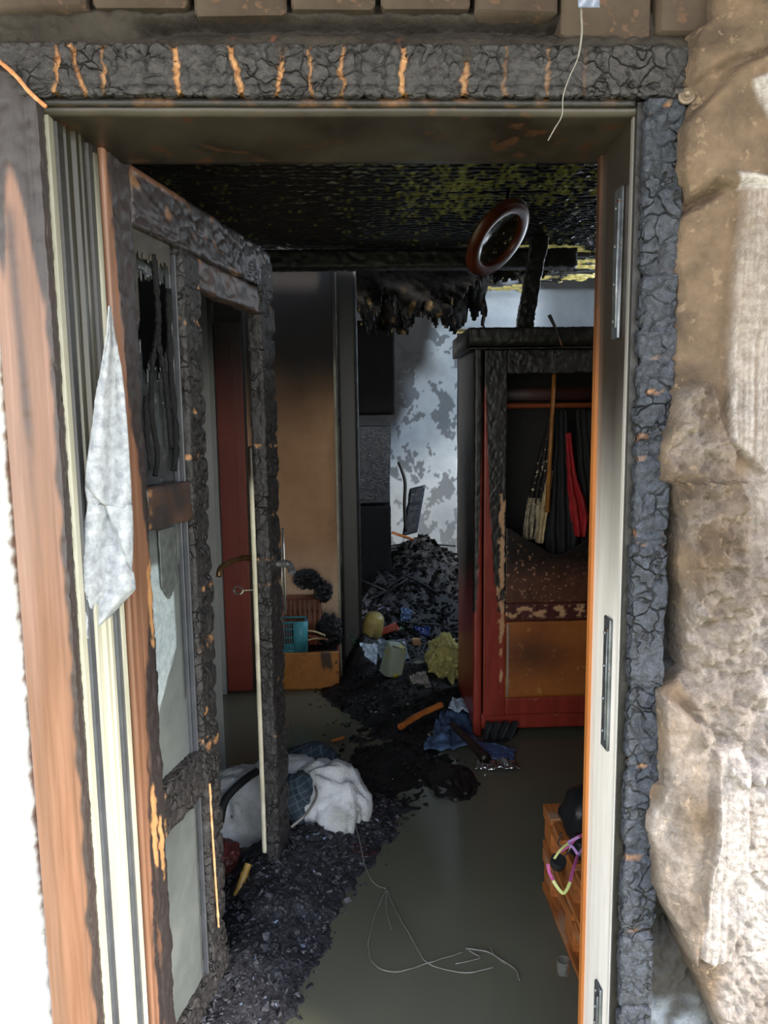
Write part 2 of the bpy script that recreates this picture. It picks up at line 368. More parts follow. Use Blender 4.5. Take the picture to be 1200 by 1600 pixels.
# unseen eave over the doorway, its reach set to shade the upper wall
G().box((-3.2, -0.10, 2.47), (3.2, 1.5, 2.55)).build('roof_eave', M['roofwood'], smooth=False, kind='structure')
# walls of the rooms
G().box((LX-0.12, 1.5, 0), (LX, YB, ZC)).build('wall_left', M['soot'], smooth=False, kind='structure')
G().box((RX, 1.5, 0), (RX+0.1, YB+0.1, ZC)).build('wall_right', M['soot'], smooth=False, kind='structure')
G().box((LX, 1.5, ZC), (RX, 2.22, ZC+0.05)).build('ceiling', M['black'], smooth=False, kind='structure')
wf = thing('wall_front', (0, 1.4, 0), kind='structure')
# masonry behind the plaster, left and right of the opening and the lintel above
G().box((-3.2, 1.345, -0.1), (-0.60, 1.50, 3.0)).build('masonry', M['whitewall'], wf, smooth=False)
G().box((0.60, 1.345, -0.1), (3.2, 1.50, 3.0)).build('masonry', M['black'], wf, smooth=False)
G().box((-0.60, 1.345, 2.10), (0.60, 1.50, 3.0)).build('masonry', M['black'], wf, smooth=False)

# ---- left whitewashed wall with its crumbly brown edge
ledge = lut([(0.0, -0.585), (0.3, -0.585), (0.7, -0.592), (1.2, -0.594), (1.75, -0.588), (3.0, -0.586)])
def Lw(u, v):
    z = 3.0*v-0.1; xe = ledge(z)+0.006*n1(Vector((0, z*25, 3)))+0.004*n1(Vector((0, z*80, 3)))
    x = xe - (1-u)**1.6*1.9; d = (xe-x)
    e = math.exp(-d/0.012)
    y = 1.285 + 0.012*fbm(Vector((x*4, z*4, 0))) + 0.004*fbm(Vector((x*30, z*30, 5))) + e*0.02
    if z > 2.0: y -= smooth01((z-2.02)/0.1)*0.004
    b = smooth01((0.011-d)/0.006 + 0.9*n1(Vector((x*60, z*60, 1))))
    top = smooth01((z-1.80)/0.16+0.2*n1(Vector((x*9, z*9, 2))))
    return Vector((x, y, z)), max(top, 0)*0.9, b
grid('wall_left_outside', Lw, 110, 420, M['whitewall'], kind='structure')

# ---- right wall: several layers of broken plaster
redge = [(-40, 1120), (20, 1120), (40, 1085), (100, 1078), (140, 1094), (200, 1072), (260, 1068), (300, 1085), (330, 1075), (400, 1062), (440, 1072), (520, 1066), (580, 1062), (640, 1055), (700, 1042), (752, 1043), (758, 1062),
         (800, 1068), (812, 1078), (870, 1070), (940, 1074), (1000, 1082), (1060, 1082), (1075, 1062), (1085, 1040), (1130, 1033), (1170, 1038), (1230, 1040), (1238, 1026), (1300, 1018), (1340, 1028), (1390, 1026), (1440, 1050), (1470, 1072), (1500, 1080), (1545, 1100), (1620, 1135), (1760, 1190), (1900, 1230)]
RE = []
for (py, px) in redge:
    p = atY(px, py, 1.235); RE.append((p.z, p.x))
RE.sort(); redgef = lut(RE)
def pz(pts, Y=1.235): return [(p.x, p.z) for p in (atY(x, y, Y) for x, y in pts)]
slabA = pz([(1165, 290), (1215, 285), (1230, 700), (1205, 740), (1140, 690), (1148, 520)])                      # combed grey band, upper
slabB = pz([(1118, 1172), (1168, 1170), (1172, 1260), (1166, 1420), (1142, 1500), (1112, 1512), (1096, 1500), (1112, 1300)])   # combed white band, lower
bulge = pz([(1062, 620), (1090, 602), (1118, 612), (1128, 650), (1150, 700), (1152, 740), (1175, 790), (1172, 880), (1168, 960), (1120, 985), (1090, 960), (1084, 880), (1064, 800), (1043, 755), (1045, 700)])
rough2 = pz([(1078, 900), (1120, 990), (1170, 900), (1300, 850), (1300, 1240), (1170, 1240), (1100, 1180), (1078, 1080)])
slabC = pz([(1036, 1085), (1120, 1150), (1118, 1300), (1092, 1520), (1060, 1450), (1026, 1392), (1018, 1300), (1040, 1235), (1033, 1130)])
slabT = pz([(1075, 190), (1150, 110), (1240, 60), (1240, 280), (1165, 285), (1130, 290), (1080, 310), (1068, 260)])
slabU = pz([(1085, 45), (1125, -30), (1300, -30), (1300, 40), (1140, 95), (1082, 118)])
chipW = pz([(1172, 130), (1260, 90), (1260, 200), (1205, 150), (1195, 185), (1180, 150)])
chipX = pz([(1150, 272), (1235, 268), (1235, 290), (1160, 292)])
crev = pz([(1070, 330), (1100, 318), (1140, 290), (1120, 280), (1080, 305)])
rightw = pz([(1170, 740), (1300, 700), (1300, 1700), (1120, 1700), (1140, 1500), (1172, 1300), (1160, 1000)])
def Rw(u, v):
    z = 3.0*v-0.12
    xe = redgef(z)+0.004*n1(Vector((9, z*40, 3)))+0.003*n1(Vector((9, z*110, 3)))
    d = 0.72*u**1.5 if u > 0.06 else 0
    back = 0.0
    if u <= 0.06: back = (0.06-u)/0.06
    d = 0.72*max(0, (u-0.06)/0.94)**1.4
    x = xe+d+0.0
    ks = n1(Vector((x*12, z*12, 2)))*0.012
    X, Z = x+ks, z+n1(Vector((x*12+5, z*12, 7)))*0.012
    def inn(P, s=0.006): return smooth01(0.5-sdpoly(X, Z, P)/s/2)
    h = 0.0; raw = 0.0; bn = 0.0
    a = inn(slabA); c = n1(Vector((x*230, z*3, 1)))
    h += a*(0.020+0.0025*c); raw = max(raw, a*(0.55+0.5*c))
    a = inn(slabB); h += a*(0.028+0.003*c); raw = max(raw, a*(0.9+0.5*c))
    a = inn(slabC); h += a*(0.026+0.009*fbm(Vector((x*14, z*9, 3)))); raw = max(raw, a*(0.35+0.6*n1(Vector((x*9, z*9, 4)))))
    a = inn(bulge, 0.01); q = Vector((x*38, z*38, 3)); h += a*(0.030+0.030*fbm(q*0.7)+0.010*abs(n1(q*2.3))-0.02*abs(n1(q*0.45))); raw = max(raw, a*(0.12+0.45*n1(q*0.3)))
    a = inn(rough2, 0.01); q = Vector((x*26, z*26, 8)); h += a*(0.010+0.035*fbm(q*0.8)-0.012*abs(n1(q*0.5))); raw = max(raw, a*(0.25+0.5*n1(q*0.35)))
    a = inn(slabT); h += a*0.024
    a = inn(slabU); h += a*0.018
    a = inn(rightw, 0.02); q = Vector((x*60, z*60, 3)); h += a*(0.004+0.007*fbm(q)); raw = max(raw, a*(0.62+0.6*n1(q*0.2)))
    for P in (chipW, chipX):
        a = inn(P, 0.003); h += a*0.006; raw = max(raw, a)
    a = inn(crev, 0.008); h -= a*0.035
    h += 0.010*fbm(Vector((x*6, z*6, 0)))+0.004*fbm(Vector((x*25, z*25, 2)))+0.0015*n1(Vector((x*120, z*120, 2)))
    e = math.exp(-d/0.008)
    y = 1.255-h+e*0.012+back*0.085
    # smoke-grey rim beside the burnt casing
    bn = smooth01((0.010-d)/0.02+0.45*n1(Vector((x*30, z*18, 6))))*0.55
    bn = max(bn, back)
    low = smooth01((0.44-z)/0.04)*smooth01((redgef(z)+0.05-x)/0.03)
    raw = max(0, min(1, raw))*(1-bn)
    return Vector((x-back*0.006, y, z)), bn, raw
grid('wall_right_outside', Rw, 220, 820, M['mud'], kind='structure')
# dark reveal between casing and plaster, and the frosty rubble low down in it
def rv(u, v):
    z = 2.25*v; x = 0.555+0.14*u
    h = 0.010*fbm(Vector((x*20, z*14, 0)))+0.006*fbm(Vector((x*60, z*60, 2)))
    ca = math.exp(-((z-1.02)/0.035)**2); h += ca*0.035
    low = smooth01((0.50-z)/0.05)
    rw_ = smooth01((0.36-z)/0.05)*0.8*smooth01(0.4+1.5*n1(Vector((x*18, z*18, 4)))) + smooth01((0.03-abs(z-0.86))/0.02)*0.5
    return Vector((x, 1.338-h-low*0.02, z)), 1-low*0.35, rw_
M['reveal'] = mat('sooty_rubble', '6a645c', '3e3a36', 14, 0.8, 0.8, 60, burn=('1d1b19', '0e0d0c'), raw=('a8b0b6', '80868c'), bdist=0.006, burnrough=0.5)
grid('masonry_reveal', rv, 30, 360, M['reveal'], wf)

# ---- brick course and sooty mortar above the door
jx = [-0.95, -0.72, -0.565, -0.41, -0.252, -0.098, 0.045, 0.198, 0.338, 0.492, 0.65, 0.82]
for a, b in zip(jx, jx[1:]):
    g = G(); zb = 2.143+rnd.uniform(-0.006, 0.006)+(-0.035 if a > 0.33 else 0)
    g.box((a+0.004, 1.268+rnd.uniform(-0.003, 0.003), zb), (b-0.004, 1.345, zb+0.26), jit=0.002, bev=0.006)
    g.build('brick', M['brick'], wf, auto=40)
def mo(u, v):
    x = -0.66+1.29*u; z = 2.066+0.10*v
    hole = smooth01((x+0.36)/0.04)*smooth01((0.46-x)/0.1)*math.exp(-((z-(2.128+0.003*n1(Vector((x*9, 0, 0)))))/0.010)**2)
    rag = n1(Vector((x*14, z*22, 1)))
    y = 1.282-0.010*fbm(Vector((x*12, z*14, 0)))-0.005*fbm(Vector((x*50, z*60, 2)))+0.03*hole+0.02*smooth01((v-0.75)*4)
    low = smooth01((2.118-z)/0.02)*smooth01((x+0.35)/0.06)
    y -= low*0.012
    burn = max(hole, 0.8*low*smooth01(0.6+rag), 0.25)
    raw = smooth01((n1(Vector((x*45, z*30, 9)))-0.45)*5)*low*smooth01((0.36-x)/0.1)
    return Vector((x, y, z)), burn, raw
grid('mortar_bed', mo, 420, 40, M['mortar'], wf)

# ================================================================ CHARRED CASINGS
def crackset(L, cracks, horiz, raww=1.0):
    """explicit deep cracks across a timber: (position along, half width, amount of raw wood, slant)"""
    def f(pos, s, a):
        c = 0; r = 0
        for (k, hw, rw, sl) in cracks:
            z = (s-k) - sl*(a-0.5) - 0.006*n1(Vector((a*4+k*30, k*9, 0))) - 0.003*n1(Vector((a*11, k*19, 0))) - 0.0015*n1(Vector((a*31, k*49, 0)))
            wv = hw*(0.75+0.8*n1(Vector((a*3.1+k*7, k*33, 4))))
            if abs(z) > wv*3+0.01: continue
            g = smooth01((wv*0.8-abs(z))/0.0018+0.5)
            c = max(c, smooth01(1-abs(z)/(wv*2+0.003)), g); r = max(r, g*rw)
        return c, r
    return f
def px_len(px): return atY(px, 120, 1.29).x
topcr = [(px_len(x), hw, rw, sl) for x, hw, rw, sl in [(97, .004, 1, .012), (130, .004, .9, -.02), (168, .003, .7, 0), (281, .006, 1, -.006), (374, .006, 1, -.014), (440, .006, 1, .012),
        (487, .003, .8, .0), (535, .004, .8, .0), (628, .006, .9, .0), (724, .007, .6, .0), (785, .005, .25, 0), (850, .004, .3, 0), (905, .003, .1, 0), (600, .002, 0, .01), (330, .002, 0, .02), (560, .002, 0, -.01), (670, .002, 0, .01), (235, .002, 0, .01)]]
cf = crackset(None, topcr, True)
LXv = Vector((1, 0, 0)); LZ = Vector((0, 0, 1))
def topfn(p, s, a, b, n):
    d, c = char(p, LXv, 1.0, 0.026, 1.5, 0.0045)
    ck, r = cf(p, p.x, (p.z-2.01)/0.08)
    groove = math.exp(-((p.z-2.032)/0.003)**2)*0.004
    return d*0.9-ck*0.0035*(1+r)-groove+0.003*n1(Vector((p.x*9, p.z*9, 1))), 1, r*smooth01((1.305-p.y)/0.02+0.2)
bar('trim_1', (-0.605, 1.262, 2.013), (1.185, 0, 0), (0, 0, 0.080), (0, 0.05, 0), M['char'], topfn, sl=0.0024, sw=0.0032, kind='structure', label='alligator-charred casing over the door with orange wood in its cracks')
pr = lambda y: atY(1005, y, 1.29).z
rc = [(pr(y), hw, rw, sl) for y, hw, rw, sl in [(175, .006, .8, .02), (300, .002, 0, .01), (428, .007, 0.1, .004), (515, .003, 0, 0), (562, .006, .6, .006), (615, .004, .8, .01), (680, .005, .5, .01), (712, .004, .3, .01), (830, .006, .5, .006), (848, .004, .5, 0), 
       (1072, .007, .2, 0), (1176, .006, .9, 0), (1190, .005, .7, 0), (1318, .009, .2, 0), (1328, .005, .5, 0), (1440, .008, .3, 0), (1560, .004, .1, 0)]]
cf2 = crackset(None, rc, True)
def rightfn(p, s, a, b, n):
    d, c = char(p, LZ, 2.0, 0.034, 1.7, 0.004)
    ck, r = cf2(p, p.z, (p.x-0.48)/0.066)
    big = 0.006*n1(Vector((p.x*7, p.y*7, p.z*9)))
    return d*1.1-ck*0.0075+big*0.7, 1, r*smooth01(2.6*n1(Vector((p.x*36, p.z*60, 1))))
bar('trim_2', (0.480, 1.262, -0.05), (0, 0, 2.06), (0.066, 0, 0), (0, 0.06, 0), M['charblue'], rightfn, sl=0.0042, sw=0.004, kind='structure', label='blue-black charred right casing split into blocks')
# left casing: brown varnish, burnt from above
flow = lut([(0.0, -0.02), (0.9, -0.02), (1.2, 0.06), (1.45, 0.12), (1.62, 0.30), (1.72, 0.5), (1.78, 0.9), (1.85, 1.1), (2.2, 1.2)])
def leftfn(p, s, a, b, n):
    z = p.z; front = smooth01((1.275-p.y)/0.004)
    across = (p.x+0.590)/0.092
    # char creeps down the inner arris and in a long tongue along the middle
    q = Vector((p.x*30, z*5, 2))
    inner = smooth01(((across-0.86-0.12*n1(Vector((0, z*16, 1))))/0.07))*smooth01((z-0.1)/0.4+0.5)
    topb = smooth01((z-1.80+0.10*n1(q)+0.09*math.sin(across*9))/0.05)
    tong = math.exp(-((across-0.42-0.15*(1.8-z))/0.10)**2)*smooth01((z-1.25+0.1*n1(q*2))/0.3)*smooth01((1.85-z)/0.05+0.3)
    bn = max(topb, inner*0.95, tong*0.8)
    d, c = char(p, LZ, 3.0, 0.022, 2.2, 0.003)
    prof = 0.005*math.cos((across-0.45)*math.pi*2.2)*front - 0.0035*math.exp(-((across-0.78)/0.03)**2)*front
    return prof+d*bn*(0.45 if topb > 0.5 else 0.8), bn, 0
bar('trim_3', (-0.590, 1.262, -0.05), (0, 0, 2.10), (0.094, 0, 0), (0, 0.05, 0), M['casing'], leftfn, sl=0.006, sw=0.0035, kind='structure', label='brown varnished left casing, burnt black at its top')
# orange raw wood at the opened mitre
g = G(); p0 = atY(-6, 92, 1.252); p1 = atY(72, 167, 1.252)
g.tube(smoothpath([p0, p0.lerp(p1, .35)+Vector((.002, 0, .001)), p0.lerp(p1, .7)+Vector((-.002, 0, 0)), p1], 6), [.0035+.0012*n1(Vector((i*.7, 0, 0))) for i in range(19)], 6)
g.build('trim_4', mat('split_raw_pine', 'dca070', 'b4703e', 60, 0.7, 0.4, 90), kind='structure', label='strip of raw orange wood at the left mitre of the casing')

# ================================================================ DOOR LINING
def sootz(p, k=0.0):   # how far the paint is browned, more towards the top
    return smooth01((p.z-1.05+0.18*n1(Vector((p.x*30, p.y*30, p.z*2.5)))+k)/0.75)
def lin(name, prof, z0, z1, m_, sf, raw=0, parent=None, **kw):
    V = []; F = []; A = []; B = []; n = len(prof); ns = 60
    for i in range(ns+1):
        z = z0+(z1-z0)*i/ns
        for (x, y) in prof:
            p = Vector((x, y, z)); V.append(p); A.append(sf(p)); B.append(raw)
    for i in range(ns):
        for k in range(n): F.append((i*n+k, i*n+(k+1) % n, (i+1)*n+(k+1) % n, (i+1)*n+k))
    F.append(tuple(range(n))[::-1]); F.append(tuple(ns*n+k for k in range(n)))
    return mesh(name, V, F, m_, parent, smooth=False, attrs={'burn': A, 'raw': B}, **kw)
# left jamb, stepped back towards the hinges
lj = thing('trim_5', (-0.47, 1.36, 0), kind='structure', label='stepped cream painted left door lining with grey seals')
lin('edge_bead', [(-0.497, 1.285), (-0.490, 1.285), (-0.489, 1.302), (-0.497, 1.302)], 0, 2.0, M['jamb'], lambda p: sootz(p, -0.3)*0.6, parent=lj)
lin('lining_face', [(-0.55, 1.30), (-0.490, 1.302), (-0.487, 1.325), (-0.479, 1.327), (-0.478, 1.345), (-0.470, 1.347), (-0.469, 1.358), (-0.4655, 1.360), (-0.465, 1.372), (-0.55, 1.372)], 0, 2.0, M['jamb'], lambda p: sootz(p, 0.05), parent=lj)
lin('seal', [(-0.4895, 1.304), (-0.4845, 1.306), (-0.4825, 1.322), (-0.4875, 1.323)], 0, 1.99, M['seal'], sootz, parent=lj, label='dark rubber seal')
lin('seal', [(-0.466, 1.374), (-0.459, 1.375), (-0.458, 1.392), (-0.466, 1.392)], 0, 1.98, M['seal'], sootz, parent=lj, label='dark rubber seal')
lin('bead', [(-0.475, 1.392), (-0.4545, 1.392), (-0.4525, 1.402), (-0.475, 1.402)], 0, 1.97, M['jamb'], lambda p: sootz(p, -0.35), parent=lj)
lin('backing', [(-0.56, 1.372), (-0.47, 1.372), (-0.455, 1.405), (-0.455, 1.46), (-0.56, 1.46)], 0, 2.02, M['charbrown'], lambda p: 1, parent=lj)
# right jamb
rj = thing('trim_6', (0.48, 1.38, 0), kind='structure', label='white painted right door lining, browned by smoke above')
lin('lining_face', [(0.470, 1.300), (0.530, 1.300), (0.530, 1.445), (0.472, 1.445), (0.470, 1.41), (0.4725, 1.355), (0.468, 1.345)], 0, 2.01, M['jambw'], lambda p: smooth01((p.z-1.02+0.12*n1(Vector((p.x*20, p.y*26, p.z*2.2))))/0.55), parent=rj)
lin('stop_edge', [(0.4655, 1.445), (0.530, 1.445), (0.530, 1.462), (0.4655, 1.462)], 0, 2.01, M['orange'], lambda p: smooth01((p.z-1.3)/0.5), parent=rj, label='bare orange pine edge')
lin('bead', [(0.4695, 1.290), (0.473, 1.290), (0.473, 1.300), (0.4695, 1.300)], 0, 2.01, M['jambw'], lambda p: 0.2+0.6*sootz(p, 0), parent=rj)
lin('seal', [(0.472, 1.280), (0.486, 1.280), (0.486, 1.300), (0.472, 1.300)], 0, 2.01, M['charbrown'], lambda p: 0.6, parent=rj, label='dark scorched strip')
def hinge(z0, z1, nm='strike_plate'):
    def fn(p, s, a, b, n): return 0.0015*n1(p*70), 0.0, 0
    g = G(); g.box((0.4625, 1.318, z0), (0.4685, 1.352, z1), jit=0.0006, bev=0.002)
    g.box((0.460, 1.326, z0+0.02), (0.4665, 1.334, z1-0.02), bev=0.001)
    for k in range(4):
        z = z0+(z1-z0)*(k+.5)/4; g.lathe([(0, 0.0025), (0.003, 0.002), (0.004, 0)], (0.4622, 1.343, z), (-1, 0, 0), 8)
    return g.build(nm, M['metal'], rj, auto=40)
zz = lambda y: atY(968, y, 1.33).z
hinge(zz(530), zz(292)); hinge(zz(1170), zz(965)); hinge(zz(1640), zz(1540))
# head lining (soffit)
def hd(u, v):
    x = -0.56+1.09*u; y = 1.285+0.20*v
    return Vector((x, y, 2.012-0.012*v+0.0012*fbm(Vector((x*6, y*9, 0))))), 0, 0
th = thing('trim_7', (0, 1.38, 2.0), kind='structure', label='sooty painted head lining under the casing')
grid('head_soffit', hd, 80, 16, M['soffit'], th, thick=0.02)
bar('head_bead', (-0.495, 1.276, 2.003), (0.963, 0, 0), (0, 0.012, 0), (0, 0, 0.012), M['charbrown'], lambda p, s, a, b, n: (0.0006*n1(p*90), 1, smooth01((n1(p*22)-0.1)*6)*0.8), th, sl=0.01, sw=0.006)
bar('head_back', (-0.50, 1.478, 1.994), (1.0, 0, 0), (0, 0.02, 0), (0, 0, 0.14), M['charbrown'], lambda p, s, a, b, n: (0.003*n1(p*40), 1, 0), th, sl=0.01, sw=0.01)

# ================================================================ THE BURNT FRONT DOOR
P0 = Vector((-0.445, 1.410, 0)); DU = Vector((0.22, 0.975, 0)).normalized(); DN = Vector((DU.y, -DU.x, 0))
dr = thing('door_1', P0, kind='structure', label='burnt open front door with charred stiles and empty glazing')
def dp(u, z, w_=0.0): return P0 + DU*u + DN*w_ + Vector((0, 0, z))
DT = 0.046
def dcoord(p): q = p-P0; return q.dot(DU), q.z, q.dot(DN)
hs_paint = lut([(0, .020), (.4, .022), (.60, .025), (.95, .045), (1.15, .078), (1.25, .085), (1.5, .050), (1.65, .035), (1.85, .022), (2.1, .012)])
def hfn(p, s, a, b, n):
    u, z, w_ = dcoord(p)
    lim = hs_paint(z)+0.010*n1(Vector((z*22, u*30, 0)))
    bn = smooth01((u-lim)/0.010+0.5)
    d, c = char(p, LZ, 4.0, 0.02, 2.4, 0.004)
    raw = 0
    for (zc, hz, uc, hu) in ((1.13, .09, .086, .016), (.66, .10, .05, .012), (.60, .07, .075, .01)):
        e = ((z-zc)/hz)**2+((u-uc)/hu)**2+0.7*n1(Vector((u*60, z*40, 3)))
        raw = max(raw, smooth01((1.0-e)*3))
    rust = smooth01((0.5-abs(u-0.045)/0.012)+1.2*n1(Vector((u*20, z*9, 8)))) if z < 0.9 else 0
    g = -0.0035*math.exp(-((u-0.016)/0.003)**2)-0.003*math.exp(-((u-0.045)/0.003)**2)
    edge = -0.010*bn*smooth01((u-0.085)/0.02)*(0.5+n1(Vector((z*15, 3, 0))))
    return d*bn*0.9+g*(w_ > -0.01)+edge, max(0, bn-0.75*rust), raw
bar('hinge_stile', dp(0, 0.02, -DT), (0, 0, 1.985), DU*0.105, DN*DT, M['casing'], hfn, dr, sl=0.006, sw=0.0042, label='brown hinge stile half eaten by char')
def bl(seed, rawc, amp=0.006, blk=0.075, raw_on=None):
    def f(p, s, a, b, n):
        u, z, w_ = dcoord(p)
        d, c = char(p, LZ, seed, 0.026, 1.8, 0.005)
        # rounded char blocks one above the other along the free edge
        k = z/blk+0.35*n1(Vector((z*3, seed, 0))); fr = k-math.floor(k)
        sc = -0.012*(abs(fr-0.5)*2)**6*smooth01(a*2)*0.9
        grain = 0.0022*n1(Vector((u*170, w_*170, z*6+seed)))
        r = 0
        for (zc, hz) in rawc:
            if abs(z-zc) < hz*2: r = max(r, smooth01((hz-abs(z-zc))/0.003)*smooth01(0.3+3*n1(Vector((u*50+seed, w_*60, z*50))))*smooth01(0.2+3*n1(Vector((u*26+seed*3, w_*26, z*14)))))
        return d*0.8+sc+grain+amp*n1(Vector((0, seed, z*7))), 1, r
    return f
bar('middle_stile', dp(0.300, 0.03, -DT), (0, 0, 1.90), DU*0.095, DN*DT, M['char'], bl(5.0, [(1.52, .008), (1.415, .008), (1.338, .006), (1.10, .007), (.965, .012), (.80, .01), (.72, .02), (1.72, .01)]), dr, sl=0.0055, sw=0.0045, rnd_c=0.25)
bar('lock_stile', dp(0.800, 0.05, -DT), (0, 0, 1.93), DU*0.120, DN*DT, M['char'], bl(6.0, [(1.83, .01), (1.42, .008), (1.335, .004), (1.21, .004), (1.08, .004), (1.0, .006), (.97, .004), (.69, .006), (.52, .006)], 0.005, 0.11), dr, sl=0.0055, sw=0.0045, rnd_c=0.22)
def edgefn(p, s, a, b, n):
    u, z, w_ = dcoord(p); return 0.0006*n1(p*40), smooth01((z-1.25)/0.12+0.2+0.5*n1(Vector((0, 0, z*9))))+0.25*smooth01(n1(Vector((u*40, 0, z*14)))*3), 0
bar('edge_strip', dp(0.790, 0.14, -DT-0.006), (0, 0, 1.28), DU*0.010, DN*0.013, mat('cream_edge_strip', 'd8d2bc', 'bfb89c', 10, 0.5, 0.1, burn=('3a3226', '1c1812'), raw=RAW), edgefn, dr, sl=0.01, sw=0.006, label='cream inner edge strip')
def toprail(p, s, a, b, n):
    u, z, w_ = dcoord(p); d, c = char(p, DU, 7.0, 0.028, 1.6, 0.006)
    pl = smooth01((0.36-u)/0.08)*smooth01((z-1.972)/0.006)
    return d*0.9*(1-pl)+0.007*n1(p*11)*smooth01((u-0.3)/0.3), 1-pl, 0.35*smooth01((n1(p*30)-0.4)*5)
bar('top_rail', dp(0.10, 1.875, -DT), DU*0.80, (0, 0, 0.115), DN*DT, M['casing'], toprail, dr, sl=0.006, sw=0.0045, rnd_c=0.2)
def rail(name, u0, u1, z0, z1, seed, **kw):
    bar(name, dp(u0, z0, -DT+0.004), DU*(u1-u0)+Vector((0, 0, kw.get('dz', 0))), (0, 0, z1-z0), DN*(DT-0.008), kw.get('m') or M['casing'],
        lambda p, s, a, b, n: (char(p, DU, seed, 0.03, 1.5, 0.004)[0]*kw.get('k', 1)+0.004*n1(p*16), kw.get('b', 1)+0.3*n1(p*20), smooth01((0.018-s*(u1-u0))/0.01)*smooth01(n1(p*50)*4)*.6), dr, sl=0.006, sw=0.005, rnd_c=0.2, label=kw.get('label'))
rail('middle_rail', 0.10, 0.302, 1.272, 1.362, 8.0, k=0.5, b=0.9)
rail('lower_rail', 0.095, 0.302, 0.60, 0.715, 9.0, k=1.3, m=M['char'])
rail('second_rail', 0.392, 0.80, 1.80, 1.875, 10.0, k=0.6, b=0.85)
rail('bottom_rail', 0.09, 0.302, 0.03, 0.13, 11.0, k=1.2, m=M['char'])
# lining beads round the glass
for (u, z0, z1) in ((0.292, 1.36, 1.86), (0.284, 1.36, 1.86), (0.292, 0.71, 1.27), (0.283, 0.71, 1.27), (0.292, 0.13, 0.60), (0.284, 0.13, 0.60)):
    g = G(); g.box((-0.003, -0.006, z0), (0.003, 0.006, z1), bev=0.001); rr = Matrix.Rotation(math.atan2(DU.y, DU.x), 3, 'Z')
    o = dp(u, 0, -0.018 if u > 0.29 else -0.028); g.V = [rr @ v + o for v in g.V]; g.build('glazing_bead', M['seal'], dr, auto=30)
# splinter of raw wood down the middle stile
g = G(); g.tube(smoothpath([dp(.315, .62, .002), dp(.318, .5, .002), dp(.322, .35, .003), dp(.33, .23, .002)], 8), [.003+.0022*n1(Vector((i*.6, 2, 0))) for i in range(25)], 5)
g.build('splinter', mat('raw_splinter', 'e6b98a', 'c08a58', 40, 0.7, 0.3), dr, label='long pale splinter of raw wood')
# panes: a sooty pane with torn film, smoked grey lower panels
def jag(u, f, sd): return f*(n1(Vector((u*6, sd, 0)))+0.5*n1(Vector((u*17, sd, 0))))
def pane(name, u0, u1, z0, z1, w_, m_, keep, P=None, nu=30, nv=90, th=0.003, **kw):
    def f(a, b):
        u = u0+(u1-u0)*a; z = z0+(z1-z0)*b
        bb, rr = P(u, z) if P else (0, 0)
        return dp(u, z, w_+0.0015*fbm(Vector((u*20, z*20, w_*99)))), bb, rr
    return grid(name, f, nu, nv, m_, dr, keep=(lambda a, b: keep(u0+(u1-u0)*a, z0+(z1-z0)*b)) if keep else None, thick=th, **kw)
pane('glass_pane', 0.10, 0.29, 0.70, 1.28, -0.030, M['greypanel'], None,
     lambda u, z: (smooth01((u-0.26)/0.02)*smooth01((z-0.84)/.02)*smooth01((1.19-z)/0.02)*0.9+0.4*smooth01((z-1.22)/0.04), smooth01((1.20-z)/0.02)*smooth01((0.245-u)/0.006)*smooth01((z-0.93+(0.2-u)*1.2)/0.006)), label='smoked grey pane with a clean pale patch')
pane('film_flap', 0.165, 0.262, 1.09, 1.265, -0.022, M['greypanel'], lambda u, z: z > 1.105+0.05*abs(u-0.21)/0.05+jag(u*20, 0.008, 2) and u > 0.175+0.1*(1.26-z)*0.1 and u < .25+jag(z*20, .008, 4), lambda u, z: (0.35+0.35*n1(Vector((u*60, z*60, 0))), 0), label='torn flap of grey film')
pane('glass_pane', 0.095, 0.29, 0.12, 0.61, -0.022, M['greypanel'], None, lambda u, z: (0.25*n1(Vector((u*9, z*5, 3)))+0.12+0.7*smooth01((u-0.272)/0.01), 0), label='grey lower panel')
pane('glass_pane', 0.10, 0.29, 1.36, 1.87, -0.034, M['glass'], lambda u, z: not (z > 1.60+0.5*abs(u-0.19)+jag(u*9, 0.06, 7) and z < 1.80+jag(u*20, .05, 3)), None, label='sooty glass with a burnt-out hole')
pane('film_flap', 0.10, 0.27, 1.70, 1.875, -0.012, mat('brown_smoked_film', '3e382c', '2a251c', 12, 0.5, 0.2), lambda u, z: z > 1.845-0.02+jag(u*22, .035, 9)-(.11 if u < .125 else 0), None, label='smoke-brown tatters under the top rail')
for (pts, r) in (([(.19, 1.84), (.20, 1.74), (.195, 1.66), (.215, 1.60), (.225, 1.52), (.23, 1.44)], .007), ([(.20, 1.70), (.165, 1.62), (.15, 1.52), (.165, 1.43), (.15, 1.385)], .006), ([(.13, 1.55), (.125, 1.47), (.135, 1.40)], .006), ([(.25, 1.78), (.245, 1.60), (.255, 1.46), (.235, 1.39)], .008)):
    g = G(); pp = smoothpath([dp(u, z, -0.012) for u, z in pts], 8); g.tube(pp, [r*(1+0.7*n1(Vector((i*.8, r*999, 0)))) for i in range(len(pp))], 6)
    g.build('melted_tatter', M['coal'], dr, attrs={'burn': [1]*len(g.V), 'raw': [0]*len(g.V)})
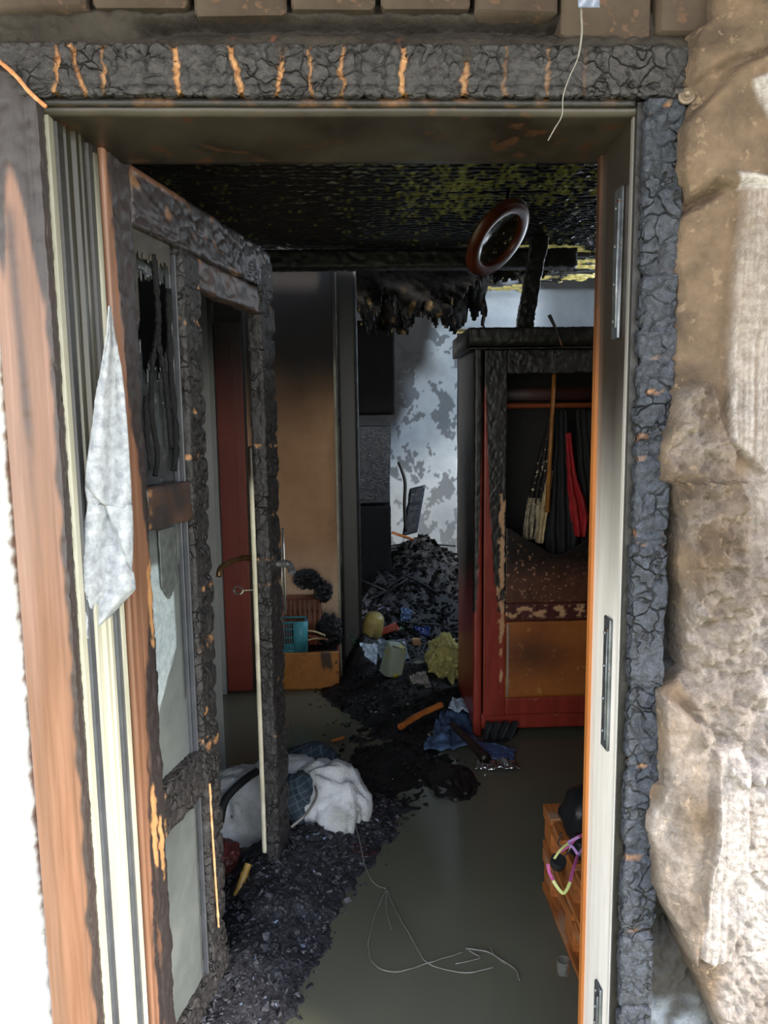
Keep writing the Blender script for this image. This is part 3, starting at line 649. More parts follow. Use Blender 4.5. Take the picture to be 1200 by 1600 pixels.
# handles, key, lock plate
def dpath(pts): return [dp(u, z, w_) for u, z, w_ in pts]
g = G(); g.tube(smoothpath(dpath([(.835, 1.075, -.03), (.835, 1.078, -.085), (.825, 1.078, -.10), (.76, 1.078, -.112), (.705, 1.070, -.116), (.690, 1.050, -.116)]), 6), .0085, 10)
g.lathe([(0, .006), (.018, .006), (.021, 0)], dp(.835, 1.075, -DT-.004), tuple(-DN), 16)
g.build('handle', M['brass'], dr, label='brass lever handle on the inner side', auto=50)
g = G(); g.tube(smoothpath(dpath([(.87, 1.055, .0), (.87, 1.055, .03), (.868, 1.048, .042), (.855, 1.032, .052)]), 6), .012, 12)
g.build('handle', M['chrome'], dr, label='pale metal handle end on the outer side', auto=50)
g = G(); g.box((-.004, -.0015, .88), (.004, .0015, 1.16), bev=.001); g.box((-.011, -.001, .885), (-.008, .001, 1.1), bev=.0005)
o = dp(.922, 0, .004); rr = Matrix.Rotation(math.atan2(DU.y, DU.x)-math.pi/2-.3, 3, 'Z'); g.V = [rr @ v+o for v in g.V]
g.build('lock_plate', M['chrome'], dr, auto=40)
g = G(); kc = dp(.80, .985, -.085); g.tube([kc+Vector((-.002+.014*math.cos(t*.628)-.014, 0, .012*math.sin(t*.628))) for t in range(11)], .0028, 6, False); g.tube([kc, dp(.815, .985, -.045)], .0022, 6)
g.build('key', M['chrome'], dr, auto=50)

# ================================================================ ROOM SURFACES
# ceiling laths of the front room
cl_ = thing('ceiling_laths', (0.3, 3.1, ZC), kind='structure')
y = 2.22; k = 0
def straw_glint(x, yy):  # straw patches that also paint in the yellow-green light reflected from outdoors
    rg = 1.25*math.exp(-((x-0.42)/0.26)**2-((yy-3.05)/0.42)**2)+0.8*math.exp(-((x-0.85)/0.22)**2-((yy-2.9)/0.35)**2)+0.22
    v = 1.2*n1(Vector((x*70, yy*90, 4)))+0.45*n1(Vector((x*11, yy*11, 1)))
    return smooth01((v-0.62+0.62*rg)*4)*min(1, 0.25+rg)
def lathmesh(x0, x1, yy, z0, wd, sd, rawf=None, gap=None, name='lath', parent=None, m_=None, step=0.014):
    def P(u, v):
        x = x0+(x1-x0)*u; q = v*math.pi
        nb = 0.012*max(0, n1(Vector((x*34, yy*90, sd))))+0.005*n1(Vector((x*75, yy*40+v*2, sd)))
        sag = 0.008*n1(Vector((x*2, yy*2, 1)))
        return Vector((x, yy-wd/2*math.cos(q)+0.002*n1(Vector((x*20, sd, 0))), z0-0.013*math.sin(q)-nb*max(0, math.sin(q))**0.5+sag+0.01)), 1, (rawf(x, yy) if rawf else 0)
    return grid(name, P, int((x1-x0)/step), 5, m_ or M['lath'], parent, keep=(lambda u, v: not gap(x0+(x1-x0)*u, yy)) if gap else None)
while y < YB-0.03:
    lathmesh(-1.1, 1.75, y, ZC, 0.036, k*1.7, straw_glint, parent=cl_, m_=M['lath2']); y += 0.040; k += 1
G().box((LX, 2.2, ZC+0.02), (RX, YB, ZC+0.06)).build('ceiling_board', M['black'], smooth=False, parent=cl_)
# black header between the rooms
def bfn(p, s, a, b, n): return char(p, LXv, 12.0, 0.05, 1.5, 0.008)[0], 1, 0
bar('trim_8', (LX, YB-0.02, 2.27), (1.62+LX*-0+0.9, 0, 0), (0, 0.10, 0), (0, 0, 0.10), M['charbrown'], bfn, sl=0.012, sw=0.012, kind='structure', label='charred beam across the end of the front room ceiling')
# back wall of the front room: left part with the red inner door, then the tan wall
G().box((LX, 4.01, 0), (-0.60, 4.10, ZC)).build('wall_back_left', M['soot'], smooth=False, kind='structure')
d2 = thing('door_2', (-0.70, 3.97, 0), kind='structure', label='red-brown painted inner door behind the burnt front door')
def flat(name, lo, hi, m_, bf, parent=None, **kw):
    lo = Vector(lo); hi = Vector(hi); nx = max(1, int((hi.x-lo.x)/0.04)); ny = max(1, int((hi.y-lo.y)/0.04)); nz_ = max(2, int((hi.z-lo.z)/0.04))
    return bar(name, (lo.x, lo.y, lo.z), (0, 0, hi.z-lo.z), (hi.x-lo.x, 0, 0), (0, hi.y-lo.y, 0), m_, lambda p, s, a, b, n: (0.0,)+bf(p), parent, sl=0.03, sw=0.03, rnd_c=0.06, auto=35, **kw)
flat('leaf', (-0.735, 3.955, 0.01), (-0.60, 3.995, 2.0), M['reddoor'], lambda p: (smooth01((p.z-1.42)/0.5), 0), d2)
flat('stile_moulding', (-0.66, 3.945, 0.06), (-0.645, 3.96, 1.9), M['reddoor'], lambda p: (smooth01((p.z-1.42)/0.5), 0), d2)
flat('trim_9', (-0.80, 3.93, 0), (-0.738, 4.0, 2.1), M['white'], lambda p: (smooth01((p.z-1.55)/0.5), 0), kind='structure', label='white frame of the red inner door')
d3 = thing('door_3', (-0.63, 3.2, 0), kind='structure', label='grey-white inner door standing open along the left wall')
def d3fn(p, s, a, b, n): return 0, smooth01((p.z-1.35+0.1*n1(p*4))/0.5), 0
q0 = Vector((-0.585, 3.02, 0.0)); q1 = Vector((-0.80, 3.88, 0.0)); dv = (q1-q0)
bar('leaf', q0+Vector((0, 0, 0.01)), (0, 0, 2.0), dv, Vector((-0.038, -0.01, 0)), M['white'], d3fn, d3, sl=0.05, sw=0.03, rnd_c=0.05, auto=35)
# tan wall piece
def tan(u, v):
    x = -0.62+0.50*u; z = ZC*v
    bn = smooth01((z-1.30+0.10*n1(Vector((x*5, z*3, 0)))+0.25*(abs(x+0.28)-0.12))/0.55)
    bn = max(bn, 0.45*smooth01((x+0.20)/0.1)*smooth01((z-0.5)/0.6))
    return Vector((x, 4.26+0.002*n1(Vector((x*9, z*9, 0))), z)), bn, smooth01((0.85-z)/0.4)*0.55
tw = grid('wall_tan', tan, 40, 110, M['interior'], kind='structure', thick=-0.05)
flat('trim_10', (-0.125, 4.19, 0), (-0.110, 4.27, 2.33), mat('pale_edge', 'b0ac9c', '8c8672', 8, 0.5, 0.1, burn=('2a2620', '14110e'), raw=RAW), lambda p: (smooth01((p.z-1.75)/0.15+0.4*n1(p*7)) + 0.5*smooth01((0.5-p.z)*4), 0), kind='structure', label='pale corner strip of the tan wall')
def post(p, s, a, b, n): return 0.002*n1(p*40), 1, 0
bar('trim_11', (-0.108, 4.15, 0), (0, 0, ZC), (0.118, 0, 0), (0, 0.22, 0), mat('smoked_post', '1c1916', '12100e', 5, 0.5, 0.2, 40, burn=('211d19', '131110'), raw=RAW), post, sl=0.04, sw=0.02, rnd_c=0.04, kind='structure', label='smoke-blackened door post right of the tan wall')
G().box((-1.5, 4.36, 0), (-0.45, 4.42, 2.6)).build('wall_kitchen_left', M['soot'], smooth=False, kind='structure')
# far wall with the doorway to its right
def blu(u, v):
    x = -0.6+1.372*u; z = 2.62*v
    P = Vector((x*6.5, z*5.0, 0)); pt = 0.9*n1(P)+0.6*n1(P*2.7)+0.35*n1(P*7)
    patch = smooth01((pt-0.12-0.25*math.exp(-((z-1.45)/0.3)**2)*0+ (0.05 if z < 1.1 else -0.02))*14)
    low = smooth01((1.05-z)/0.25)*0.35
    br = smooth01((0.68-x+0.25*n1(Vector((x*3, z*3, 4)))-0.38*(2.05-z))/0.22)*smooth01((z-1.2)/0.3)
    top = smooth01((z-2.15+0.1*n1(P*0.7))/0.12)*(1-smooth01((x-0.62)/0.1))
    return Vector((x, YE-0.002*patch*0+0.003*n1(P), z)), max(patch*0.85, low), min(1, max(br*0.97, top))
grid('wall_far', blu, 200, 300, M['blue'], kind='structure', thick=-0.08)
def lint(u, v):
    x = 0.772+1.53*u; z = 2.165+0.88*v
    r = smooth01((n1(Vector((x*3, z*4, 2)))-0.05)*3)
    pt = max(math.exp(-((x-1.17)/0.10)**2-((z-2.62)/0.14)**2), math.exp(-((x-1.43)/0.07)**2-((z-2.66)/0.10)**2))
    return Vector((x, YE, z)), 0.35*r, min(1, smooth01((x-1.25)/0.3)*0.75+smooth01((z-2.42)/0.06))*(1-smooth01(pt*3-0.6))
grid('wall_far_lintel', lint, 60, 40, M['blue'], kind='structure', thick=-0.10)
G().box((0.78, YE+0.01, 2.145), (2.3, YE+0.09, 2.163)).build('trim_12', mat('yellowed_timber', 'a08c50', '80703c', 8, 0.7, 0.2), kind='structure', label='yellow timber under the far lintel')
G().box((0.772, 6.5, 0), (2.4, 6.56, 2.6)).build('wall_end', mat('pale_far_plaster', '7c8088', '5e6268', 3, 0.8, 0.2), smooth=False, kind='structure')
G().box((0.79, YE+0.1, 0), (0.83, 6.5, 2.5)).build('wall_end_side', M['soot'], smooth=False, kind='structure')
# right wall of the far room with its window
wr = thing('wall_far_right', (2.2, 4.9, 0), kind='structure')
for lo, hi in (((2.2, 4.1, 0), (2.3, 6.6, 1.1)), ((2.2, 4.1, 2.4), (2.3, 6.6, 3.05)), ((2.2, 4.1, 1.1), (2.3, 4.15, 2.4)), ((2.2, 5.35, 1.1), (2.3, 6.6, 2.4))):
    G().box(lo, hi).build('wall_piece', M['soot'], wr, smooth=False)
wn = thing('window_1', (2.22, 4.75, 1.1), kind='structure')
for lo, hi in (((2.2, 4.15, 1.1), (2.25, 4.2, 2.4)), ((2.2, 5.3, 1.1), (2.25, 5.35, 2.4)), ((2.2, 4.15, 2.35), (2.25, 5.35, 2.4)), ((2.2, 4.15, 1.1), (2.25, 5.35, 1.15)), ((2.2, 4.73, 1.1), (2.25, 4.77, 2.4))):
    G().box(lo, hi, bev=.004).build('window_bar', M['white'], wn, smooth=False)
G().box((-0.6, 4.1, ZE), (2.3, 6.6, ZE+0.05)).build('ceiling_far', M['soot'], smooth=False, kind='structure')
# remains of the far room's lath ceiling
cb = thing('ceiling_remains', (0.9, 4.7, 2.45), kind='structure')
y = 4.12; k = 0
def hole(x, yy):
    v = n1(Vector((x*3.3, yy*3.3, 5)))+0.5*n1(Vector((x*9, yy*9, 2)))
    return (yy > 4.9 and x < 2.0 and v > 0.0) or (yy > 5.3 and v > -0.35) or (x < .35 and x > .15 and yy > 4.8)
def rawl(x, yy): return smooth01((n1(Vector((x*4, yy*5, 11)))+0.25*n1(Vector((x*17, yy*17, 1)))+0.28)*6)*smooth01((x-0.55)/0.2)
while y < 5.7:
    lathmesh(-0.5, 2.15, y, 2.42+0.02*n1(Vector((y*3, 0, 0))), 0.040, k*2.3, rawl, hole, parent=cb, step=0.018); y += 0.046; k += 1
# charred beams across it
for (a, b, r) in (((-0.3, 4.45, 2.40), (2.1, 4.30, 2.38), .05), ((0.55, 4.2, 2.36), (0.75, 5.75, 2.45), .04), ((-0.3, 5.0, 2.36), (1.6, 4.9, 2.41), .045), ((1.05, 4.25, 2.37), (1.5, 5.6, 2.45), .03), ((1.0, 5.3, 2.50), (2.15, 5.25, 2.46), .03)):
    a = Vector(a); b = Vector(b); L_ = b-a; Wd = L_.cross(Vector((0, 0, 1))).normalized()
    bar('joist', a, L_, Wd*r, Vector((0, 0, r*1.4)), M['charbrown'], lambda p, s, a_, b_, n, L_=L_: (char(p, L_.normalized(), 13, 0.035, 1.6, 0.008)[0]+0.006*n1(p*9), 1, 0), cb, sl=0.014, sw=0.012, rnd_c=0.3)
# ragged burnt plaster hanging down between the rooms
def rags(name, P, nu, nv, mat_, parent, seed, cut):
    return grid(name, P, nu, nv, mat_, parent, keep=lambda u, v: v < cut(u), thick=0.012)
for i, (x0, x1, yy, zt, dp_) in enumerate([(0.0, 0.70, 4.3, 2.42, .36), (0.24, 0.80, 4.6, 2.44, .44), (0.62, 1.05, 4.75, 2.43, .12), (0.95, 1.22, 4.5, 2.42, .10), (0.02, 0.45, 4.9, 2.43, .40)]):
    P = lambda u, v, x0=x0, x1=x1, yy=yy, zt=zt, dp_=dp_, i=i: (Vector((x0+(x1-x0)*u+0.02*n1(Vector((u*5, v*5, i))), yy+0.08*n1(Vector((u*4, v*3, i+3)))+0.02*n1(Vector((u*20, v*20, i))), zt-dp_*v)), 1, smooth01((v-0.5)*2)*smooth01((n1(Vector((u*14, v*9, i+7)))-0.25)*6)*0.55)
    rags('hanging_rag', P, 60, 26, mat('burnt_lath_rag_%d' % i, '0f0d0b', '080706', 20, 0.6, 0.8, 60, spec=0.15, burnrough=0.7, burn=('14110e', '080706'), raw=('a8905a', '6a4a2c'), bdist=0.01), cb, i,
         lambda u, i=i: 0.62+0.4*n1(Vector((u*5, i*3.3, 0)))+0.35*n1(Vector((u*19, i, 0)))+(0.3*math.sin(u*math.pi)))
# a pale slip of light plaster seen through the gap
# charred post hung from the ceiling over the wardrobe
cp = bar('charred_post', (0.80, 3.72, 1.90), (0.085, 0.02, 0.50), (0.085, 0, 0), (0, 0.07, 0), M['charbrown'], lambda p, s, a, b, n: (char(p, LZ, 15, 0.03, 1.6, 0.010)[0]+0.01*n1(p*8), 1, 0), sl=0.009, sw=0.008, rnd_c=0.25,
         label='black charred post leaning on the wardrobe top up to the ceiling', cat='beam')
st = G(); a = atY(858, 492, 3.27); b = atY(879, 542, 3.27)
st.tube(smoothpath([a, a.lerp(b, .5)+Vector((.004, 0, 0)), b], 6), [.008, .008, .008, .007, .007, .006, .006, .006, .006, .006, .006, .007, .003][:13], 6)
st.build('burnt_stick', M['charbrown'], label='short burnt stick hanging over the wardrobe cornice, its tip pale', cat='stick', attrs={'burn': [1]*len(st.V), 'raw': [0 if i < 54 else 1 for i in range(len(st.V))]})

# ================================================================ LAMP RING
lc = atY(777, 372, 3.0); an = Vector((0.60, -0.50, -0.62)).normalized()
lp = thing('ceiling_lamp', lc, 'tilted brown round ceiling lamp base hanging from the burnt ceiling', 'lamp')
def ringP(u, v):
    return None
def ell(prof, name, m_, n=48):
    g = G(); g.lathe(prof, lc, an, n); return g.build(name, m_, lp, auto=50)
ell([(.108, 0), (.106, .008), (.112, .020), (.135, .024), (.156, .016), (.165, .0), (.156, -.012), (.108, -.012), (.108, 0)], 'lamp_ring', M['skin_brown'])
ell([(0.0001, -.02), (.06, -.018), (.109, .004)], 'lamp_glass', mat('smoky_lamp_glass', '3c342a', '1e1a16', 9, 0.12, 0.1, 40, third=('a8a08a', 0.60)))
g = G(); g.tube(smoothpath([lc-an*.02, lc+Vector((.03, .03, .08)), Vector((lc.x+.05, lc.y+.03, ZC))], 6), .008, 8); g.build('lamp_cable', M['black'], lp)

# ================================================================ WARDROBE
WX0, WX1, WY, WD = 0.527, 1.42, 3.32, 0.52
wd = thing('wardrobe', (WX0, WY, 0), 'burnt oxblood wardrobe with a black charred top and broken mirror door', 'wardrobe')
def wburn(p):
    # red survives in a flame-shaped tongue along the corner and over the lower third
    n = 0.03*n1(Vector((p.x*16, p.y*16, p.z*7)))+0.03*n1(Vector((p.x*50, p.z*30, 0)))
    dx = p.x-0.572
    if dx > 0: width = lut([(0.0, 1.0), (0.52, 1.0), (0.60, 0.06), (0.8, 0.043), (1.1, 0.022), (1.4, 0.010), (1.62, 0.003), (1.75, -0.03)])(p.z)
    else: width = lut([(0.0, 1.0), (0.50, 1.0), (0.60, 0.036), (0.8, 0.030), (1.1, 0.017), (1.4, 0.010), (1.62, 0.003), (1.75, -0.03)])(p.z)
    return smooth01((abs(dx)-width-n*0.25*min(1, width*20))/0.005+0.3)
def wfn(seed=16, rawf=None, bf=wburn, amp=1.0):
    def f(p, s, a, b, n):
        bn = bf(p); d, c = char(p, LZ, seed, 0.02, 1.4, 0.003)
        r = rawf(p) if rawf else 0
        return d*bn*0.6*amp, bn, r
    return f
def wraw(p):   # blistered beige patches down the inner edge of the door stile
    e = 1-abs(p.x-0.652)/0.026
    z = p.z
    if z < 0.2 or z > 1.15: return 0
    fine = n1(Vector((p.x*45, z*16, 3)))+0.4*n1(Vector((p.x*110, z*60, 3)))
    return smooth01((e*0.8+fine*1.1-0.45+(-0.5 if z < .45 else 0))*5)
bar('side_panel', (WX0, WY+0.02, 0.03), (0, 0, 1.80), (0.022, 0, 0), (0, WD, 0), M['red'], wfn(16, None, lambda p: smooth01((p.z-0.62+0.2*(p.y-WY)+0.05*n1(p*8))/0.25)), wd, sl=0.02, sw=0.012, rnd_c=0.1)
bar('side_panel', (WX1-0.022, WY+0.02, 0.03), (0, 0, 1.80), (0.022, 0, 0), (0, WD, 0), M['red'], wfn(16, None, lambda p: 1), wd, sl=0.04, sw=0.03, rnd_c=0.1)
bar('corner_post', (WX0-0.004, WY-0.012, 0.0), (0, 0, 1.83), (0.040, 0, 0), (0, 0.04, 0), M['red'], wfn(17), wd, sl=0.009, sw=0.006, rnd_c=0.25)
# cornice
bar('cornice', (WX0-0.03, WY-0.035, 1.79), (WX1-WX0+0.06, 0, 0), (0, 0, 0.095), (0, WD+0.05, 0), M['charbrown'], lambda p, s, a, b, n: (char(p, LXv, 18, 0.018, 1.0, 0.004)[0]-0.02*smooth01((1.83-p.z)/0.04)*(n.y < -0.1), 1, 0), wd, sl=0.009, sw=0.009, rnd_c=0.05)
G().box((WX0+.02, WY+WD-.02, 0.05), (WX1-.02, WY+WD, 1.8)).build('back_board', M['soot'], wd, smooth=False)
G().box((WX0+.02, WY+.03, 0.10), (WX1-.02, WY+WD-.02, 0.13)).build('shelf', M['soot'], wd, smooth=False, label='bottom board')
bar('plinth', (WX0+0.03, WY, 0.03), (WX1-WX0-0.04, 0, 0), (0, 0, 0.075), (0, 0.025, 0), M['red'], wfn(19, lambda p: smooth01((n1(p*60)-0.55)*8), lambda p: 0), wd, sl=0.02, sw=0.01, rnd_c=0.15)
for (x, y_) in ((WX0+.005, WY+WD-.03), (WX1-.04, WY), (WX1-.04, WY+WD-.03)): G().box((x, y_, 0), (x+.03, y_+.03, .06)).build('leg', M['red'], wd, smooth=False, attrs={'burn': [0]*8, 'raw': [0]*8})
# the door: stiles, rails, broken mirror, lower panel
dx0 = WX0+0.042; dxs = 0.672
WYd = WY-0.012
wdoor = thing('door', (dx0, WYd, .1), parent=wd)
bar('stile', (dx0, WYd, 0.10), (0, 0, 1.69), (dxs-dx0, 0, 0), (0, 0.022, 0), M['red'], wfn(20, wraw), wdoor, sl=0.006, sw=0.004, rnd_c=0.12)
bar('stile', (1.29, WYd, 0.10), (0, 0, 1.69), (0.11, 0, 0), (0, 0.022, 0), M['red'], wfn(20, None), wdoor, sl=0.02, sw=0.01, rnd_c=0.12)
def rr1(p): return smooth01((n1(Vector((p.x*22, 0, p.z*40)))+0.35*n1(Vector((p.x*80, 0, p.z*80)))-0.05)*7)*smooth01((0.035-abs(p.z-0.60))/0.012)
bar('mid_rail', (dxs, WYd, 0.552), (1.29-dxs, 0, 0), (0, 0, 0.088), (0, 0.022, 0), M['red'], wfn(21, rr1, lambda p: 0.75), wdoor, sl=0.006, sw=0.006, rnd_c=0.1)
bar('lower_rail', (dxs, WYd, 0.10), (1.29-dxs, 0, 0), (0, 0, 0.085), (0, 0.022, 0), M['red'], wfn(22, lambda p: smooth01((n1(p*55)-0.55)*8), lambda p: 0), wdoor, sl=0.012, sw=0.01, rnd_c=0.1)
bar('upper_rail', (dxs, WYd, 1.685), (1.29-dxs, 0, 0), (0, 0, 0.105), (0, 0.022, 0), M['charbrown'], lambda p, s, a, b, n: (char(p, LXv, 23, 0.016, 1.0, 0.004)[0]-0.006*(n.z < -0.5)*n1(p*60), 1, 0), wdoor, sl=0.006, sw=0.006, rnd_c=0.1)
grid('lower_panel', lambda u, v: (Vector((dxs+(1.29-dxs)*u, WYd+0.010, 0.185+0.367*v)), 0.65*math.exp(-((v-0.55)/0.28)**2)*math.exp(-((u-0.2)/0.3)**2)+0.15, 0), 30, 24, M['panelwood'], wdoor, thick=-0.006)
bar('panel_bead', (dxs+0.008, WYd-0.002, 0.19), (0, 0, 0.35), (0.008, 0, 0), (0, 0.008, 0), M['white'], lambda p, s, a, b, n: (0, 0.35, 0.2), wdoor, sl=0.03, sw=0.004)
hole_edge = lut([(0.672, 0.995), (0.70, 0.985), (0.74, 0.955), (0.79, 0.925), (0.84, 0.895), (0.88, 0.868), (0.93, 0.862), (0.97, 0.885), (1.0, 0.905), (1.05, 0.93), (1.29, 1.02)])
def mirP(u, v):
    x = dxs+(1.29-dxs)*u; z = 0.64+(hole_edge(x)+0.004*n1(Vector((x*60, 0, 0)))-0.64)*v
    sp_ = smooth01((n1(Vector((x*90, z*90, 0)))+0.6*n1(Vector((x*38, z*38, 4)))-0.42)*7)*(1-smooth01((x-0.9)/0.1)*0.7)*smooth01((hole_edge(x)-z-0.02)/0.06)
    return Vector((x, WYd+0.010, z)), smooth01((z-0.70)/0.18)*0.95, sp_
grid('mirror_backing', mirP, 120, 60, mat('flaking_mirror_backing', '5c3826', '44281c', 14, 0.35, 0.3, 90, burn=('1c1814', '121416'), raw=('b08468', '8a6450'), burnrough=0.25), wdoor, thick=-0.004)
# inside rails
g = G(); g.tube([(WX0+.02, WY+.12, 1.545), (WX1-.02, WY+.12, 1.545)], .013, 12); g.build('clothes_rail', mat('orange_brown_rail', '8a4422', '6a3018', 12, 0.4, 0.1), wd, auto=60)
G().box((WX0+.02, WY+.22, 1.57), (WX1-.02, WY+.245, 1.63), bev=.003).build('shelf_edge', mat('dark_red_shelf', '3c1410', '2a0e0c', 12, 0.5, 0.1), wd)
g = G(); a = atY(866, 583, WY+.05); b = atY(855, 800, WY+.09)
g.tube([a, a.lerp(b, .5), b], [.010, .010, .012], 8); g.build('fallen_rail', mat('scorched_yellow_rail', 'a8743a', '8a5426', 9, 0.45, 0.1), wd, label='fallen orange wooden rail standing upright')
# clothes hanging
def garment(name, poly_px, Y, m_, label, cat='clothes', folds=4, amp=0.012, seed=0, attrs=None, grp='clothes hanging in the wardrobe'):
    # outline as left/right edge pairs down the cloth
    rows = [(atY(xl, yy, Y), atY(xr, yy, Y)) for xl, xr, yy in poly_px]
    n = len(rows)-1
    def P(u, v):
        t = v*n; i = min(int(t), n-1); f = t-i
        a = rows[i][0].lerp(rows[i+1][0], f); b = rows[i][1].lerp(rows[i+1][1], f)
        p = a.lerp(b, u); ph = u*folds*math.pi*2+1.5*n1(Vector((v*2, seed, 0)))
        return p+Vector((0.004*n1(Vector((u*9, v*9, seed))), amp*math.cos(ph)*(0.3+v)+0.008*n1(Vector((u*5, v*7, seed+2))), 0)), 0, 0
    return grid(name, P, 36, 60, m_, thick=0.004, label=label, cat=cat, group=grp)
garment('hanging_shirt', [(858, 862, 655), (845, 865, 700), (836, 862, 740), (828, 856, 765), (822, 850, 800), (818, 840, 838)], WY+.13, mat('scorched_shirt', '1e1512', '120d0b', 14, 0.7, 0.5, 90, third=('cbbca0', 0.60)), 'scorched dark shirt with a pale hem, leftmost on the rail')
garment('hanging_shirt', [(826, 846, 778), (822, 845, 800), (818, 842, 825), (819, 838, 842)], WY+.12, mat('pale_hem', 'b8a888', '6e665c', 30, 0.8, 0.6, 90, third=('2a2420', 0.6)), 'pale scorched cloth end at the left of the clothes rail', folds=3, seed=4)
garment('hanging_shirt', [(856, 864, 735), (852, 862, 760), (846, 858, 790), (842, 852, 820), (838, 848, 848)], WY+.11, M['cream'], 'cream cloth strip hanging beside the upright rail', folds=2)
garment('hanging_coat', [(868, 886, 640), (866, 893, 690), (862, 898, 740), (856, 900, 790), (852, 903, 845), (856, 902, 872)], WY+.14, M['dark'], 'long black coat hanging in the middle of the rail', folds=3)
garment('hanging_shirt', [(884, 892, 676), (886, 897, 715), (888, 903, 750), (889, 915, 780), (892, 919, 808), (898, 916, 838)], WY+.12, M['redshirt'], 'scarlet red cloth hanging right of the black coat', folds=2)
garment('hanging_coat', [(900, 925, 640), (902, 935, 700), (906, 945, 760), (908, 950, 820), (910, 955, 860)], WY+.17, mat('charcoal_coat', '1c1a1a', '121010', 14, 0.8, 0.4), 'charcoal coat at the right end of the rail', folds=3)
# burnt black rag under the wardrobe door
def ragP(u, v):
    a = atY(760+50*u, 1128, WY-.02); b = atY(752+38*u, 1178, WY-.08)
    p = a.lerp(b, v); p.y += 0.012*math.cos(u*22+3*v)+0.01*n1(Vector((u*6, v*4, 0))); p.z = max(p.z, 0.004); return p, 0, 0
grid('black_rag', ragP, 50, 24, M['dark'], thick=0.004, label='pleated black rag hanging from the wardrobe base', cat='cloth')
g = G(); c = Vector((0.87, 3.62, 0.075)); g.lathe([(0.0001, .03), (.05, .032), (.055, .045), (.075, .045), (.085, .02), (.085, -.02), (.0001, -.02)], c, (0.15, -1, 0.1), 24)
g.build('wheel', mat('dusty_dark_wheel', '3c3c3c', '222222', 12, 0.6, 0.3), label='small dusty dark wheel lying under the wardrobe', cat='wheel', auto=40)

# ================================================================ FAR ROOM THINGS
fr = thing('fridge', (-0.1, 5.0, 0), 'blistered black fridge with bluish sheen behind the dark post', 'fridge')
def frf(p, s, a, b, n): return 0.003*abs(n1(p*45))+0.002*n1(p*100), 0, 0
bar('body', (-0.38, 5.04, 0.0), (0, 0, 1.44), (0.60, 0, 0), (0, 0.55, 0), M['fridgematt'], frf, fr, sl=0.02, sw=0.02, rnd_c=0.06)
bar('door', (-0.38, 4.99, 0.05), (0, 0, 0.85), (0.60, 0, 0), (0, 0.045, 0), M['fridgematt'], lambda p, s, a, b, n: (0.004*abs(n1(p*55))+0.002*n1(p*120), 0, 0), fr, sl=0.014, sw=0.012, rnd_c=0.2)
bar('freezer_door', (-0.38, 4.97, 0.92), (0.02, -0.03, 0.52), (0.59, 0.05, 0), (0, 0.045, 0), M['fridge'], lambda p, s, a, b, n: (0.006*abs(n1(p*55))+0.003*n1(p*120), 0, 0), fr, sl=0.008, sw=0.008, rnd_c=0.2, label='warped freezer door')
cbt = thing('wall_cabinet', (0.03, 5.05, 1.5), 'charred black wall cabinet hanging above the fridge', 'cabinet')
bar('body', (-0.30, 5.00, 1.515), (0, 0, 0.62), (0.56, 0, 0), (0, 0.33, 0), M['darkchar'], lambda p, s, a, b, n: (0.004*n1(p*20), 1, 0), cbt, sl=0.03, sw=0.02)
for x in (-0.285, -0.01): bar('door', (x, 4.98, 1.53), (0, 0, 0.59), (0.265, 0, 0), (0, 0.018, 0), M['darkchar'], lambda p, s, a, b, n: (char(p, LZ, 30, 0.02, 1.2, 0.003)[0], 1, 0), cbt, sl=0.014, sw=0.014, rnd_c=0.1)
# leaning charred vacuum-like casing with its black hose
lpn = thing('charred_casing', atY(642, 830, 5.2), 'dark blue-black melted appliance casing leaning at the far wall', 'appliance')
o = atY(628, 838, 5.25); x_ = atY(652, 832, 5.25)-o; z_ = atY(640, 765, 5.25)-o
bar('casing', o, z_, x_, Vector((0.01, 0.09, 0)), mat('melted_blue_black', '1d2632', '10161e', 14, 0.35, 0.5, 60, third=('3c4c60', 0.62)), lambda p, s, a, b, n: (0.008*n1(p*22)*s+0.003*n1(p*60), 0, 0), lpn, sl=0.01, sw=0.01, rnd_c=0.2)
g = G(); g.tube(smoothpath([atY(634, 830, 5.2), atY(632, 790, 5.18), atY(633, 755, 5.18), atY(628, 735, 5.18), atY(623, 722, 5.18)], 6), .012, 8); g.build('hose', M['black'], lpn)
g = G(); g.tube([atY(612, 832, 5.0), atY(646, 843, 4.95)], .010, 8); g.build('wooden_stick', M['straw'], label='short wooden stick at the foot of the leaning casing', cat='stick')

# ================================================================ CRATE AND BOX BY THE TAN WALL
bx = thing('wooden_box', (-0.27, 4.05, 0), 'low orange plywood box standing in the flood water', 'box')
bar('front', (-0.455, 3.975, 0.0), (0, 0, 0.213), (0.335, 0, 0), (0, 0.016, 0), mat('orange_box_ply', 'b0742e', '9c6022', 10, 0.5, 0.15, 60, burn=('2c2018', '17110c'), raw=RAW, third=('5c3a1c', 0.63)),
    lambda p, s, a, b, n: (0, max(0.9*smooth01((0.034-abs(p.x+0.195-0.1*(0.2-p.z)))/0.01)*smooth01((p.z-0.10+0.03*n1(p*50))/0.03), 0.6*smooth01((p.x+0.13)/0.01)), 0), bx, sl=0.008, sw=0.008, rnd_c=0.1)
for lo, hi in (((-0.455, 3.992, 0), (-0.44, 4.19, .21)), ((-0.135, 3.992, 0), (-0.12, 4.15, .21))): G().box(lo, hi, bev=.002).build('side', M['brownwood'], bx)
G().box((-0.455, 3.99, .195), (-0.12, 4.19, .208)).build('lid', M['black'], bx, smooth=False)
tb = thing('teal_basket', (-0.42, 4.0, .21), 'small teal plastic basket on the orange box', 'basket')
